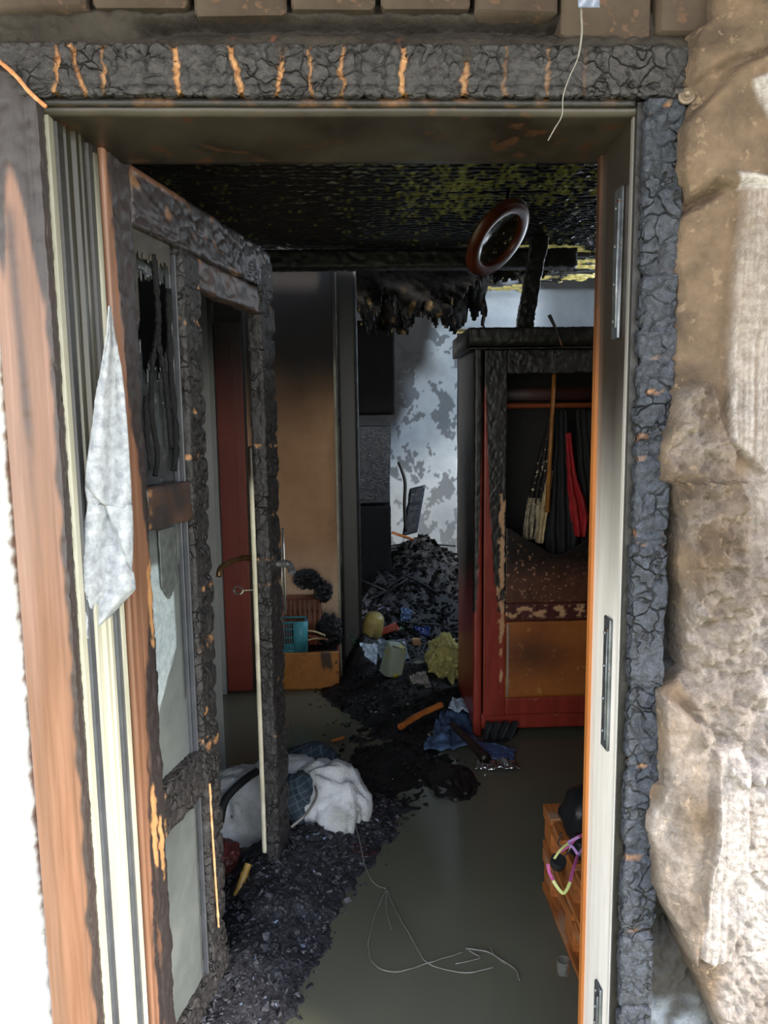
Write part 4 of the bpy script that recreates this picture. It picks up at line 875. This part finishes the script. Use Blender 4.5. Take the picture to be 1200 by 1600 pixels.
def basket():
    a = atY(441, 1014, 3.99); b = atY(478, 1014, 3.99); zt = atY(450, 972, 3.99).z
    x0, x1 = a.x-0.01, b.x; z0 = 0.212; y0, y1 = 3.985, 4.10
    for k in range(2):
        zz_ = z0+0.004+(zt-z0-0.012)*k; G().box((x0, y0, zz_), (x1, y0+.004, zz_+.010)).box((x1-.004, y0, zz_), (x1, y1, zz_+.010)).box((x0, y1-.004, zz_), (x1, y1, zz_+.01)).box((x0, y0, zz_), (x0+.004, y1, zz_+.01)).build('rim', M['teal'], tb)
    n = 12
    for k in range(n):
        x = x0+(x1-x0)*k/(n-1); wd_ = .0035
        if k > 7: wd_ = .008
        G().box((x-wd_/2, y0+.001, z0), (x+wd_/2, y0+.004, zt)).build('slat', M['teal'], tb)
    for k in range(3):
        z = z0+(zt-z0)*(0.2+k*0.27); G().box((x0, y0+.001, z), (x1, y0+.005, z+.006)).build('band', M['teal'], tb)
    G().box((x0, y0, z0-.0), (x1, y1, z0+.004)).build('base', M['teal'], tb)
    G().box((x0+.075, y0-.002, z0), (x1+.01, y0+.004, zt-.002), jit=.002).box((x1, y0, z0), (x1+.012, y1, zt-.01), jit=.003).build('end_wall', M['teal'], tb)
basket()
bc = thing('slatted_crate', (-0.37, 4.1, .37), 'brown slatted wooden crate behind the teal basket', 'crate')
a = atY(446, 975, 4.12); b = atY(500, 985, 4.12)
for k in range(8):
    x = a.x+(b.x-a.x)*k/7; zt = atY(450, 932, 4.12).z-0.012*k/7
    G().box((x-.011, 4.115+.002*(k % 2), .212), (x+.011, 4.127+.002*(k % 2), zt), jit=.001, bev=.002).build('slat', M['brownwood'], bc)
G().box((a.x-.012, 4.13, .212), (b.x+.012, 4.20, .40), bev=.003).build('body', M['brownwood'], bc)
G().box((a.x-.015, 4.108, atY(450, 936, 4.12).z-.004), (b.x+.015, 4.2, atY(450, 936, 4.12).z+.004), jit=.002).build('lid', M['brownwood'], bc)
def lump(name, c, r, m_, seed=0, amp=0.35, fr_=3.0, sub=5, parent=None, squash=1.0, floor=None, **kw):
    bm = bmesh.new(); bmesh.ops.create_icosphere(bm, subdivisions=sub, radius=1)
    V = []
    for v in bm.verts:
        n = v.co.normalized(); q = n*fr_+Vector((seed*5.1, seed, 0))
        d = 1+amp*fbm(q, 4)+amp*0.5*(abs(n1(q*1.7))-0.3)
        p = Vector((n.x*r[0]*d, n.y*r[1]*d, n.z*r[2]*d))+Vector(c)
        if floor is not None: p.z = max(p.z, floor+0.0005*n1(q*9))
        V.append(p)
    bm.verts.index_update(); F = [tuple(v.index for v in f.verts) for f in bm.faces]; bm.free()
    A = {'burn': [1.0]*len(V), 'raw': [0.0]*len(V)}
    return mesh(name, V, F, m_, parent, attrs=A, **kw)
lump('melted_bundle', atY(480, 905, 4.12)+Vector((0, 0, 0)), (.075, .05, .055), M['coal'], 3, 0.32, 2.6, label='shiny black melted bundle on the brown crate', cat='debris')
lump('melted_bundle', atY(505, 925, 4.10), (.05, .05, .055), M['coal'], 4, 0.35, 3, label='black ragged bundle right of the brown crate top', cat='debris')
lump('charred_bundle', atY(515, 985, 4.08)+Vector((0, 0, 0)), (.07, .05, .09), M['coal'], 5, 0.3, 3, label='black charred bundle at the right end of the orange box', cat='debris')
for k, (x1_, y1_, x2_, y2_) in enumerate([(476, 985, 508, 993), (477, 993, 512, 1000), (478, 1001, 505, 998)]):
    g = G(); g.tube(smoothpath([atY(x1_, y1_, 3.99), atY((x1_+x2_)/2, (y1_+y2_)/2-2, 4.0), atY(x2_, y2_, 4.01)], 4), .006, 6)
    g.build('wood_strip', M['cream'] if k != 1 else M['brownwood'], label=['pale wood strip, topmost beside the teal basket', 'brown wood strip between two pale ones by the basket', 'pale wood strip, lowest beside the teal basket'][k], cat='stick', group='wood strips on the orange box')

# ================================================================ DEBRIS
GS = [  # centre x, y, radius x, y, height
 (-0.36, 1.72, .15, .35, .07), (-0.27, 2.2, .16, .35, .10), (-0.10, 2.45, .16, .25, .05), (-0.10, 2.95, .28, .36, .024), (0.18, 3.35, .30, .36, .024), (0.28, 2.95, .25, .28, .022), (0.25, 3.9, .40, .35, .08), (0.10, 4.35, .22, .30, .10),
 (0.30, 4.5, .40, .45, .14), (0.45, 5.2, .45, .45, .36), (0.50, 5.7, .50, .45, .30), (0.1, 5.0, .25, .5, .12), (0.0, 4.12, .07, .12, .10), (0.08, 2.62, .2, .2, .02)]
def heap(x, y):
    h = -0.035
    for (cx, cy, rx, ry, hh) in GS: h += hh*1.25*math.exp(-(((x-cx)/rx)**2+((y-cy)/ry)**2))
    h += (0.012+0.05*smooth01((y-3.8)/1.2))*fbm(Vector((x*9, y*9, 0)))*1.0+0.008*n1(Vector((x*45, y*45, 2)))
    return h
def inroom(x, y): return y < 5.74 and not (x < -0.09 and y > 4.02) and not (x < 0.2 and y > 4.99)
def oh(px, py, lift=0.0):      # where the sight line of a photo pixel first meets the debris heap (or the water)
    d = ray(px, py); t = 2.0/d.y
    while t < 6.0/d.y:
        p = EYE+d*t
        if p.z <= max(heap(p.x, p.y), 0.0): break
        t += 0.006/d.y
    return p+Vector((0, 0, lift))
def hp(u, v):
    x = -0.75+1.65*u; y = 1.50+4.28*v; h = heap(x, y)
    return Vector((x+0.01*n1(Vector((x*30, y*30, 5))), y, h)), 0.6, max(smooth01(n1(Vector((x*8, y*8, 9)))*2)*0.4, smooth01((2.75-y)/0.2)*0.9)
grid('debris_mound', hp, 150, 400, M['coal'], keep=lambda u, v: heap(-0.75+1.65*u, 1.50+4.28*v) > -0.012 and inroom(-0.75+1.65*u, 1.50+4.28*v), label='wet black fire debris heaped over the flooded floor', cat='debris', kind='stuff')
def shards(name, n, reg, size, m_, label, flat_=0.4, lift=0.0, mn=0.0):
    g = G(); tries = 0; c = 0
    while c < n and tries < n*60:
        tries += 1
        x = rnd.uniform(*reg[0]); y = rnd.uniform(*reg[1]); h = heap(x, y)
        if h < mn or not inroom(x, y): continue
        if rnd.random() > smooth01((h+0.012)/0.045)+0.10: continue
        c += 1; s = rnd.uniform(*size)*(0.6+rnd.random()**3)
        rot = Matrix.Rotation(rnd.uniform(0, 6.3), 3, 'Z') @ Matrix.Rotation(rnd.gauss(0, .5), 3, 'X') @ Matrix.Rotation(rnd.gauss(0, .4), 3, 'Y')
        cc = Vector((x, y, max(h, 0)+s*flat_*0.4+lift)); hv = Vector((s*rnd.uniform(.5, 1.3), s*rnd.uniform(.4, 1), s*flat_))/1.6
        g.box(cc-hv, cc+hv, jit=s*0.18, rot=rot)
    g.build(name, m_, smooth=False, label=label, cat='debris', kind='stuff', attrs={'burn': [rnd.random() for _ in g.V], 'raw': [0]*len(g.V)})
shards('char_pieces', 3600, ((-0.6, 0.15), (1.55, 2.75)), (.004, .014), M['ashcoal'], 'small wet charcoal pieces strewn below the burnt door', flat_=0.22, mn=-0.012)
shards('char_pieces', 1800, ((-0.45, 0.6), (2.7, 4.3)), (.004, .016), M['coal'], 'small wet charcoal pieces strewn over the middle of the room', mn=-0.012)
shards('char_pieces', 2200, ((-0.05, 0.85), (4.2, 5.68)), (.008, .032), M['darkchar'], 'larger charred pieces heaped in the far room', flat_=0.3)
shards('pale_chips', 150, ((-0.5, 0.05), (1.6, 2.6)), (.004, .010), mat('grey_blue_chips', '8c98ac', '5c6678', 20, 0.25, 0.3), 'pale bluish glassy chips among the charcoal by the door', flat_=0.15, mn=-0.004)
shards('pale_chips', 60, ((-0.1, 0.45), (2.7, 3.7)), (.004, .011), mat('grey_chips', '8a8c8a', '5c5c5a', 20, 0.4, 0.3), 'tiny pale chips floating in the middle of the floor', flat_=0.15, mn=-0.02)
# burnt slats in the far heap
g = G()
for i in range(26):
    x = rnd.uniform(.1, .85); y = rnd.uniform(4.3, 5.5); z = max(heap(x, y), 0)+.02; a = rnd.uniform(0, 6.3); l = rnd.uniform(.08, .22)
    d = Vector((math.cos(a)*l, math.sin(a)*l, rnd.uniform(-.05, .08))); g.tube([Vector((x, y, z))-d, Vector((x, y, z+.01)), Vector((x, y, z))+d], rnd.uniform(.005, .012), 5)
g.build('burnt_laths', M['coal'], attrs={'burn': [rnd.random()*.5 for _ in g.V], 'raw': [0]*len(g.V)}, label='thin burnt laths tangled in the far debris heap', cat='debris', kind='stuff')

# ---- fleece coat with plaid lining
fc = thing('fleece_coat', (-0.25, 2.5, 0), 'wet white fleece coat with dark plaid lining crumpled behind the burnt door', 'coat')
def blob(name, c, r, m_, seed, rot=0, amp=0.25, sub=5, fold=0.12):
    bm = bmesh.new(); bmesh.ops.create_icosphere(bm, subdivisions=sub, radius=1); V = []
    Rm = Matrix.Rotation(rot, 3, 'Z')
    for v in bm.verts:
        n = v.co.normalized(); q = n*1.5+Vector((seed*3.7, seed, 0))
        wv = q+NZ.noise_vector(q)*0.6
        d = 1+amp*n1(q)+fold*(1-2*abs(n1(Vector((wv.x*1.2, wv.y*3.2, wv.z*1.2)))))+0.02*n1(n*14)
        p = Rm @ Vector((n.x*r[0]*d, n.y*r[1]*d, n.z*r[2]*d)) + Vector(c); p.z = max(p.z, 0.003+0.002*n.z); V.append(p)
    bm.verts.index_update(); F = [tuple(v.index for v in f.verts) for f in bm.faces]; bm.free()
    return mesh(name, V, F, m_, fc)
blob('fleece_body', (-0.125, 2.60, .05), (.135, .14, .165), M['fleece'], 1, .3)
blob('fleece_sleeve', (-0.44, 2.58, .06), (.16, .14, .17), M['fleece'], 2, -.3)
blob('fleece_collar', (-0.30, 2.72, .10), (.16, .10, .10), M['fleece'], 3, 0)
blob('plaid_lining', (-0.235, 2.55, .120), (.070, .075, .100), M['plaid'], 4, .5, fold=0.06)
blob('plaid_hem', (-0.21, 2.85, .09), (.12, .10, .10), M['plaid'], 6, .2, fold=0.06)
g = G(); pp = smoothpath([atZ(344, 1285, .12), atZ(352, 1250, .19), atZ(378, 1222, .23), atZ(402, 1205, .24)], 8)
g.tube(pp, .014, 8); g.build('hem_band', M['dark'], fc)
g = G(); pp = smoothpath([atZ(492, 1228, .20), atZ(494, 1245, .19), atZ(478, 1272, .17), atZ(455, 1292, .14)], 8); g.tube(pp, .005, 6); g.build('piping', M['greycloth'], fc)
lump('red_cloth', (-0.49, 2.36, .02), (.07, .07, .06), M['red_cloth'], 7, .3, 1.5, floor=.002, label='dark red cloth under the fleece coat', cat='cloth')
lump('maroon_cloth', atZ(540, 1328, .01), (.09, .06, .022), mat('wet_maroon_cloth', '3c2226', '241518', 20, 0.4, 0.5), 8, .5, 2.5, floor=.002, label='wet maroon cloth scrap in front of the fleece coat', cat='cloth')
g = G(); pp = smoothpath([atZ(365, 1420, .02), atZ(374, 1388, .06), atZ(388, 1350, .11)], 8); g.tube(pp, [.012+.003*(i % 6 == 0) for i in range(len(pp))], 10)
g.build('bamboo_stick', M['bamboo'], label='yellow bamboo stick leaning under the burnt door', cat='stick', auto=60)
# ---- middle of the room
g = G(); pp = smoothpath([atZ(625, 1136, .03), atZ(655, 1117, .045), atZ(690, 1101, .06)], 8); g.tube(pp, [.016+.003*n1(Vector((i*.5, 0, 0))) for i in range(len(pp))], 10)
g.build('orange_stick', M['straw'], label='orange-brown wooden stick lying before the blue cloth', cat='stick', auto=60)
def clothpatch(name, pts, z, m_, label, cat='cloth', nu=40, nv=24, amp=.02, seed=0, parent=None, fr_=3, **kw):
    hz = kw.pop('heap', False)
    if hz:
        m0 = oh(sum(p[0] for p in pts)/4, sum(p[1] for p in pts)/4)
        c = [atY(x, y, m0.y-0.03-0.0*y) for x, y in pts]
        for q, dy in zip(c, (.02, .02, -.03, -.03)): q.y += dy
    else: c = [atZ(x, y, z) for x, y in pts]
    def P(u, v):
        p = c[0].lerp(c[1], u).lerp(c[3].lerp(c[2], u), v)
        e = Vector((n1(Vector((u*4, v*4, seed))), n1(Vector((u*4, v*4, seed+9))), 0))*0.02
        if hz:
            p = p+Vector((e.x*.4, amp*(abs(n1(Vector((u*fr_, v*fr_*1.6, seed+1))))*2-0.8), e.y*.4)); return p, 0, 0
        p = p+e; p.z = max(0.005, z+amp*(abs(n1(Vector((u*fr_, v*fr_*1.6, seed+1))))*2-0.3)+amp*.3*n1(Vector((u*12, v*12, seed)))); return p, 0, 0
    return grid(name, P, nu, nv, m_, parent, thick=-0.004, label=label, cat=cat, **kw)
clothpatch('blue_cloth', [(690, 1112), (728, 1108), (748, 1170), (662, 1168)], .02, M['denim'], 'crumpled blue cloth in the water left of the wardrobe foot', amp=.03, seed=1)
clothpatch('blue_board', [(745, 1158), (804, 1168), (802, 1186), (752, 1184)], .02, mat('blue_panel', '42608a', '34507a', 10, 0.4, 0.2), 'flat blue board under the wardrobe corner', cat='board', amp=.006, seed=2)
g = G(); pp = [atZ(706, 1132, .075), atZ(735, 1160, .05), atZ(760, 1186, .03)]; g.tube(smoothpath(pp, 6), [.013+.010*i/12 for i in range(13)], 8)
g.build('charred_branch', mat('dark_brown_branch', '2c1c14', '140e0a', 18, 0.45, 0.5), label='dark burnt branch lying across the blue cloth', cat='stick')
clothpatch('foil', [(742, 1186), (806, 1190), (812, 1200), (745, 1202)], .012, M['chrome'], 'crumpled shiny foil at the edge of the blue board', cat='foil', nu=30, nv=10, amp=.02, seed=3, fr_=8)
clothpatch('newspaper', [(705, 1092), (735, 1090), (745, 1115), (700, 1108)], .05, M['paper'], 'pale torn newspaper between blue cloth and wardrobe', cat='paper', amp=.02, seed=4)
lump('glass_wool', atZ(700, 1080, 0)+Vector((0, .1, .13)), (.105, .11, .15), M['yellow'], 9, .4, 2.2, floor=.003, label='torn clump of yellow glass wool beside the wardrobe', cat='insulation')
clothpatch('white_scrap', [(640, 1058), (665, 1050), (672, 1068), (645, 1072)], .05, M['greycloth'], 'white scrap left of the yellow glass wool', cat='scrap', amp=.03, seed=5, fr_=5, heap=True)
clothpatch('newspaper', [(562, 1005), (590, 1008), (588, 1035), (572, 1022)], .12, M['paper'], 'blue-white printed paper left of the clear carton', cat='paper', amp=.02, seed=6, heap=True)
g = G(); c = oh(615, 1050, .085)+Vector((0, -.03, 0)); g.box(c-Vector((.045, .04, .085)), c+Vector((.045, .04, .085)), jit=.012, bev=.006, rot=Matrix.Rotation(.25, 3, 'Y') @ Matrix.Rotation(.4, 3, 'Z'))
g.build('yellow_carton', mat('yellow_green_carton', '8a9484', '6c7460', 4, 0.3, 0.1, third=('a89a28', 0.56)), label='upright dented grey carton with yellow base in the debris', cat='carton', auto=30)
g = G(); c = oh(583, 992, .06)+Vector((0, -.03, 0)); g.lathe([(.0001, -.075), (.055, -.075), (.062, 0), (.058, .06), (.04, .08), (.0001, .082)], c, (.15, -.1, 1), 20)
g.build('yellow_pot', mat('sooty_yellow_plastic', 'a8954c', '3c3a30', 5, 0.5, 0.2), label='sooty yellow plastic tub at the edge of the far heap', cat='tub', auto=50)
g = G(); c = oh(607, 985, .02)+Vector((0, -.04, 0)); g.box(c-Vector((.055, .02, .02)), c+Vector((.055, .02, .02)), jit=.006, bev=.004, rot=Matrix.Rotation(-.35, 3, 'Y'))
g.build('red_packet', mat('red_packet_print', '9c4028', '7c2c1c', 9, 0.4, 0.1, third=('c8c0b8', 0.62)), label='red packet beside the sooty yellow tub', cat='packet', auto=30)
clothpatch('blue_scrap', [(648, 978), (672, 980), (668, 998), (652, 994)], .18, mat('royal_blue_plastic', '283c80', '1a2858', 10, 0.4, 0.2), 'royal blue plastic scrap in the far heap', cat='scrap', amp=.02, seed=7, heap=True)
clothpatch('blue_scrap', [(628, 950), (645, 955), (640, 970), (626, 966)], .22, M['denim'], 'light blue scrap high in the far heap', cat='scrap', amp=.02, seed=8, heap=True)
clothpatch('green_leaf', [(545, 985), (552, 990), (570, 1022), (556, 1018)], .10, mat('green_leaf', '2c4a30', '1c3420', 10, 0.5, 0.2), 'dark green leaf-shaped scrap left of the printed paper', cat='scrap', amp=.015, seed=10, heap=True)
clothpatch('grey_sheet', [(588, 1000), (632, 1000), (640, 1030), (595, 1040)], .12, mat('grey_blue_sheet', '7c8c98', '56636e', 12, 0.4, 0.3), 'crumpled grey-blue sheet behind the carton', cat='paper', amp=.03, seed=11, heap=True)
g = G(); c = oh(650, 1006, .018)+Vector((0, -.02, 0)); g.box(c-Vector((.025, .02, .018)), c+Vector((.025, .02, .018)), jit=.003, bev=.003); g.build('small_box', mat('tan_box', '8a6a44', '6a4a2c', 9, 0.5, 0.1), label='small tan box beneath the royal blue scrap', cat='box', auto=30)
g = G(); g.tube([atZ(582, 1119, .012), atZ(618, 1080, .03)], .003, 5); g.build('white_rod', M['wire'], label='thin pale rod slanting in the black water', cat='rod')
g = G(); g.tube([atZ(518, 1158, .01), atZ(538, 1152, .012)], .008, 6); g.build('orange_chip', M['straw'], label='small orange wood chip behind the fleece coat', cat='chip')
for (px, py, sx, sy, col, lab, ct) in ((548, 960, .03, .02, '6a5a3a', 'dull brown scrap left of the sooty yellow tub', 'scrap'), (640, 962, .035, .02, '4a3c34', 'brown scrap right of the sooty yellow tub', 'scrap'),
        (672, 1020, .03, .022, '5c6468', 'grey scrap right of the small tan box', 'scrap'), (600, 955, .04, .015, '3c3a5c', 'dark violet scrap above the red packet', 'scrap'), (655, 1038, .03, .012, '8a8a80', 'pale grey scrap above the yellow glass wool', 'scrap'), (628, 985, .02, .015, '4c6a4c', 'green scrap between red packet and blue plastic', 'scrap')):
    lump('scrap', oh(px, py, .01), (sx, .02, sy), mat('scrap_'+col, col, '2a2826', 20, 0.4, 0.4), px, .35, 1.8, sub=3, label=lab, cat=ct)
lump('blur_mound', atZ(705, 1222, 0)+Vector((0, 0, -.01)), (.105, .15, .05), M['black'], 12, .25, 2.0, floor=.001, label='soft dull black heap of ash in the water', cat='ash')  # mound added to match a black blur; what lies there is unknown

# ---- wires and twigs
def wire(name, pts, r, label, cat='wire', z=.006, m_=None):
    g = G(); pp = smoothpath([atZ(p[0], p[1], p[2] if len(p) > 2 else z) for p in pts], 6); pp = [p+Vector((.003*n1(p*30), .003*n1(p*30+Vector((5, 0, 0))), 0)) for p in pp]; g.tube(pp, r, 5)
    return g.build(name, m_ or M['wire'], label=label, cat=cat)
wire('thin_wire', [(455, 1130, .05), (500, 1190, .12), (545, 1255, .08), (575, 1365), (604, 1389)], .0013, 'long thin wire running from the burnt door to the water')
wire('wire_loop', [(604, 1389), (588, 1425), (576, 1470), (580, 1500), (600, 1516), (630, 1517), (668, 1505), (700, 1495), (722, 1488)], .0014, 'thin bent wire curling left in the water')
wire('wire_loop', [(604, 1389), (620, 1425), (645, 1470), (664, 1502), (690, 1513), (722, 1520), (745, 1518), (770, 1511)], .0014, 'thin bent wire curling right in the water')
wire('wire_end', [(604, 1389), (604, 1425), (612, 1452)], .0012, 'short middle wire end in the water')
wire('twig', [(728, 1482), (760, 1487), (790, 1504), (805, 1515), (812, 1532)], .0020, 'small grey twig floating near the pallets', 'twig')
wire('twig', [(732, 1485), (750, 1496), (735, 1501), (712, 1505)], .0016, 'small hooked twig left of the grey twig', 'twig')
wire('twig', [(765, 1478), (772, 1492), (790, 1506)], .0012, 'thinnest twig standing against the grey twig', 'twig')

# ================================================================ PALLETS
PX0, PY0, PY1 = 0.565, 1.62, 2.17
def pallet(z0, nm, label):
    t = thing(nm, (PX0, PY0, z0), label, 'pallet', 'stacked pallets')
    def pf(seed, bn=0.0):
        def f(p, s, a, b, n):
            return 0.001*n1(p*60), smooth01((n1(Vector((p.x*25, p.y*9, p.z*50+seed)))-0.15)*3)*0.55+bn*0, smooth01((n1(Vector((p.x*30, p.y*12, p.z*60+seed*2)))-0.3)*4)*0.5
        return f
    for k in range(3):      # bottom skids and stringer boards along Y
        x = PX0+k*0.33
        bar('skid', (x, PY0, z0+0.003), (0, PY1-PY0, 0), (0.095, 0, 0), (0, 0, 0.02), M['pallet'], pf(k), t, sl=0.02, sw=0.01, rnd_c=0.1, auto=40)
        for j in range(3):
            y = PY0+j*(PY1-PY0-0.075)/2; bar('block', (x+.006, y, z0+0.023), (0, 0.075, 0), (0.09, 0, 0), (0, 0, 0.078), M['pallet'], pf(k+j+5), t, sl=0.02, sw=0.012, rnd_c=0.06, auto=40)
        bar('stringer_board', (x, PY0, z0+0.101), (0, PY1-PY0, 0), (0.095, 0, 0), (0, 0, 0.02), M['pallet'], pf(k+9), t, sl=0.02, sw=0.01, rnd_c=0.1, auto=40)
    for j in range(5):
        y = PY0+j*(PY1-PY0-0.09)/4; bar('deck_board', (PX0, y, z0+0.122), (0.755, 0, 0), (0, 0.09, 0), (0, 0, 0.021), M['pallet'], pf(j+20), t, sl=0.02, sw=0.01, rnd_c=0.1, auto=40)
pallet(0.0, 'wooden_pallet', 'lower orange wooden pallet of the stack inside the door, right')
pallet(0.146, 'wooden_pallet', 'upper orange wooden pallet of the stack, under the black bag')
# bag, strap and tape roll
bg_ = thing('black_bag', (0.70, 1.98, .29), 'black nylon bag lying on the upper pallet', 'bag')
def bagblob(name, c, r, seed, m_=M['blackbag']):
    o = lump(name, c, r, m_, seed, .18, 1.6, sub=4, parent=bg_); return o
bagblob('bag_body', atY(915, 1278, 2.0)+Vector((.012, 0, .0)), (.080, .12, .085), 3)
bagblob('bag_pocket', atY(905, 1325, 1.86)+Vector((.02, 0, 0)), (.045, .05, .035), 5)
g = G(); pp = smoothpath([atY(878, 1300, 1.93), atY(872, 1318, 1.90), atY(880, 1325, 1.88)], 5); g.tube(pp, .002, 6); g.build('buckle', M['chrome'], bg_); g = G(); pp = smoothpath([atY(893, 1312, 1.85), atY(890, 1328, 1.84), atY(882, 1338, 1.83)], 5); g.tube(pp, .002, 6); g.build('buckle', M['chrome'], bg_)
g = G(); g.lathe([(.0001, -.012), (.018, -.012), (.021, 0), (.020, .012), (.0001, .010)], atY(872, 1348, 1.80), (0.1, -.35, 1), 24); g.build('tape_roll', M['dark'], label='small black rubber roll hanging at the pallet side under the bag', cat='roll', auto=40)
def ribbon(pts, wd_, name, m_, parent, Y):
    g = G(); pp = smoothpath([atY(x, y, yy) for x, y, yy in pts], 5); V = []; F = []
    for i, p in enumerate(pp):
        t = (pp[min(i+1, len(pp)-1)]-pp[max(0, i-1)]).normalized(); sd_ = t.cross(Vector((0, 1, 0))).normalized()*wd_/2
        V += [p-sd_, p+sd_, p+sd_+Vector((0, .0015, 0)), p-sd_+Vector((0, .0015, 0))]
        if i: 
            b = 4*i
            for k in range(4): F.append((b-4+k, b-4+(k+1) % 4, b+(k+1) % 4, b+k))
    g.add(V, F); return g.build(name, m_, parent, smooth=False)
sp_ = thing('webbing_strap', atY(880, 1390, 1.72), 'pink, lilac and lime webbing strap looped over the pallet side', 'strap')
ribbon([(912, 1305, 1.80), (900, 1310, 1.79), (888, 1322, 1.78), (872, 1332, 1.77)], .010, 'pink_end', M['pink'], sp_, 0)
ribbon([(888, 1318, 1.775), (876, 1328, 1.765), (866, 1342, 1.76)], .006, 'lime_part', M['lime'], sp_, 0)
ribbon([(856, 1350, 1.76), (858, 1362, 1.75), (864, 1376, 1.73)], .008, 'pink_part', M['pink'], sp_, 0)
ribbon([(864, 1376, 1.73), (872, 1388, 1.72), (880, 1396, 1.715), (886, 1390, 1.715), (891, 1378, 1.72)], .008, 'lime_part', M['lime'], sp_, 0)
ribbon([(891, 1378, 1.72), (895, 1362, 1.74), (901, 1342, 1.77), (903, 1336, 1.78)], .009, 'pink_part', M['pink'], sp_, 0)
ribbon([(903, 1336, 1.78), (896, 1325, 1.78), (888, 1318, 1.78), (892, 1314, 1.78), (905, 1308, 1.78)], .007, 'lilac_part', M['lilac'], sp_, 0)
ribbon([(912, 1325, 1.80), (904, 1335, 1.79)], .007, 'lilac_part', M['lilac'], sp_, 0)
g = G(); g.lathe([(.0001, -.018), (.014, -.018), (.0155, 0), (.0165, .018), (.0145, .018), (.0135, -.014), (.0001, -.014)], atY(880, 1510, 1.655), (0, 0, 1), 20)
g.build('glass_cup', mat('clear_cup_glass', 'c8c8c4', None, rough=0.08, bump=0, trans=0.9), label='tiny clear glass cup beside the lower pallet', cat='cup', auto=60)

# ================================================================ DOORWAY BITS
# white lace cloth snagged on the lining
tr_ = [(169, 171, 478), (166, 178, 520), (158, 188, 570), (150, 194, 620), (143, 199, 680), (136, 202, 730), (134, 204, 765), (138, 205, 785), (132, 207, 830), (131, 206, 880), (132, 211, 920), (133, 178, 955), (134, 150, 985), (136, 140, 998)]
def lace(u, v):
    t = v*(len(tr_)-1); i = min(int(t), len(tr_)-2); f = t-i
    xl = tr_[i][0]*(1-f)+tr_[i+1][0]*f; xr = tr_[i][1]*(1-f)+tr_[i+1][1]*f; yy = tr_[i][2]*(1-f)+tr_[i+1][2]*f
    yy += (u*12 if i == 6 else 0)
    fold = 0.010*math.cos(u*9+v*3)*smooth01(v*3)+0.014*smooth01((v-0.42-0.28*u)/0.02)+0.006*n1(Vector((u*4, v*9, 0)))+0.0015*n1(Vector((u*30, v*90, 0)))
    p = atY(xl+(xr-xl)*u, yy, 1.30+0.04*u+fold); return p, 0, 0
lo_ = grid('lace_cloth', lace, 40, 150, M['cloth'], thick=0.0025, label='dirty white lace cloth snagged on the left door lining', cat='cloth')
# hanging wire with a scrap of clear plastic, screw head
g = G(); pp = smoothpath([atY(911, -60, 1.2), atY(908, 10, 1.2), atY(909, 50, 1.2), atY(903, 90, 1.21), atY(890, 120, 1.22), atY(880, 150, 1.22), atY(878, 180, 1.23), atY(866, 202, 1.23), atY(856, 220, 1.24)], 8)
g.tube(pp, [.0016 if i < 24 else .0009 for i in range(len(pp))], 6)
hw = g.build('hanging_wire', M['wire'], label='thin pale wire hanging in front of the door head', cat='wire')
def plP(u, v): return atY(903+34*u, -12+24*v, 1.2-0.01*math.sin(u*4+v*2)), 0, 0
grid('plastic_tag', plP, 14, 8, M['plastic'], hw, thick=.001, label='scrap of clear bluish plastic')
g = G(); g.lathe([(.0001, .005), (.004, .006), (.0045, .003), (.008, .003), (.0085, .0015), (.013, .001), (.0135, -.002), (.0001, -.002)], atY(1073, 150, 1.262), (-.2, -1, .1), 24)
g.build('screw_washer', mat('grimy_washer', '8a7a66', '5c4e40', 20, 0.4, 0.2, metal=0.4), label='washer and screw head beside the top right casing corner', cat='screw', auto=50)
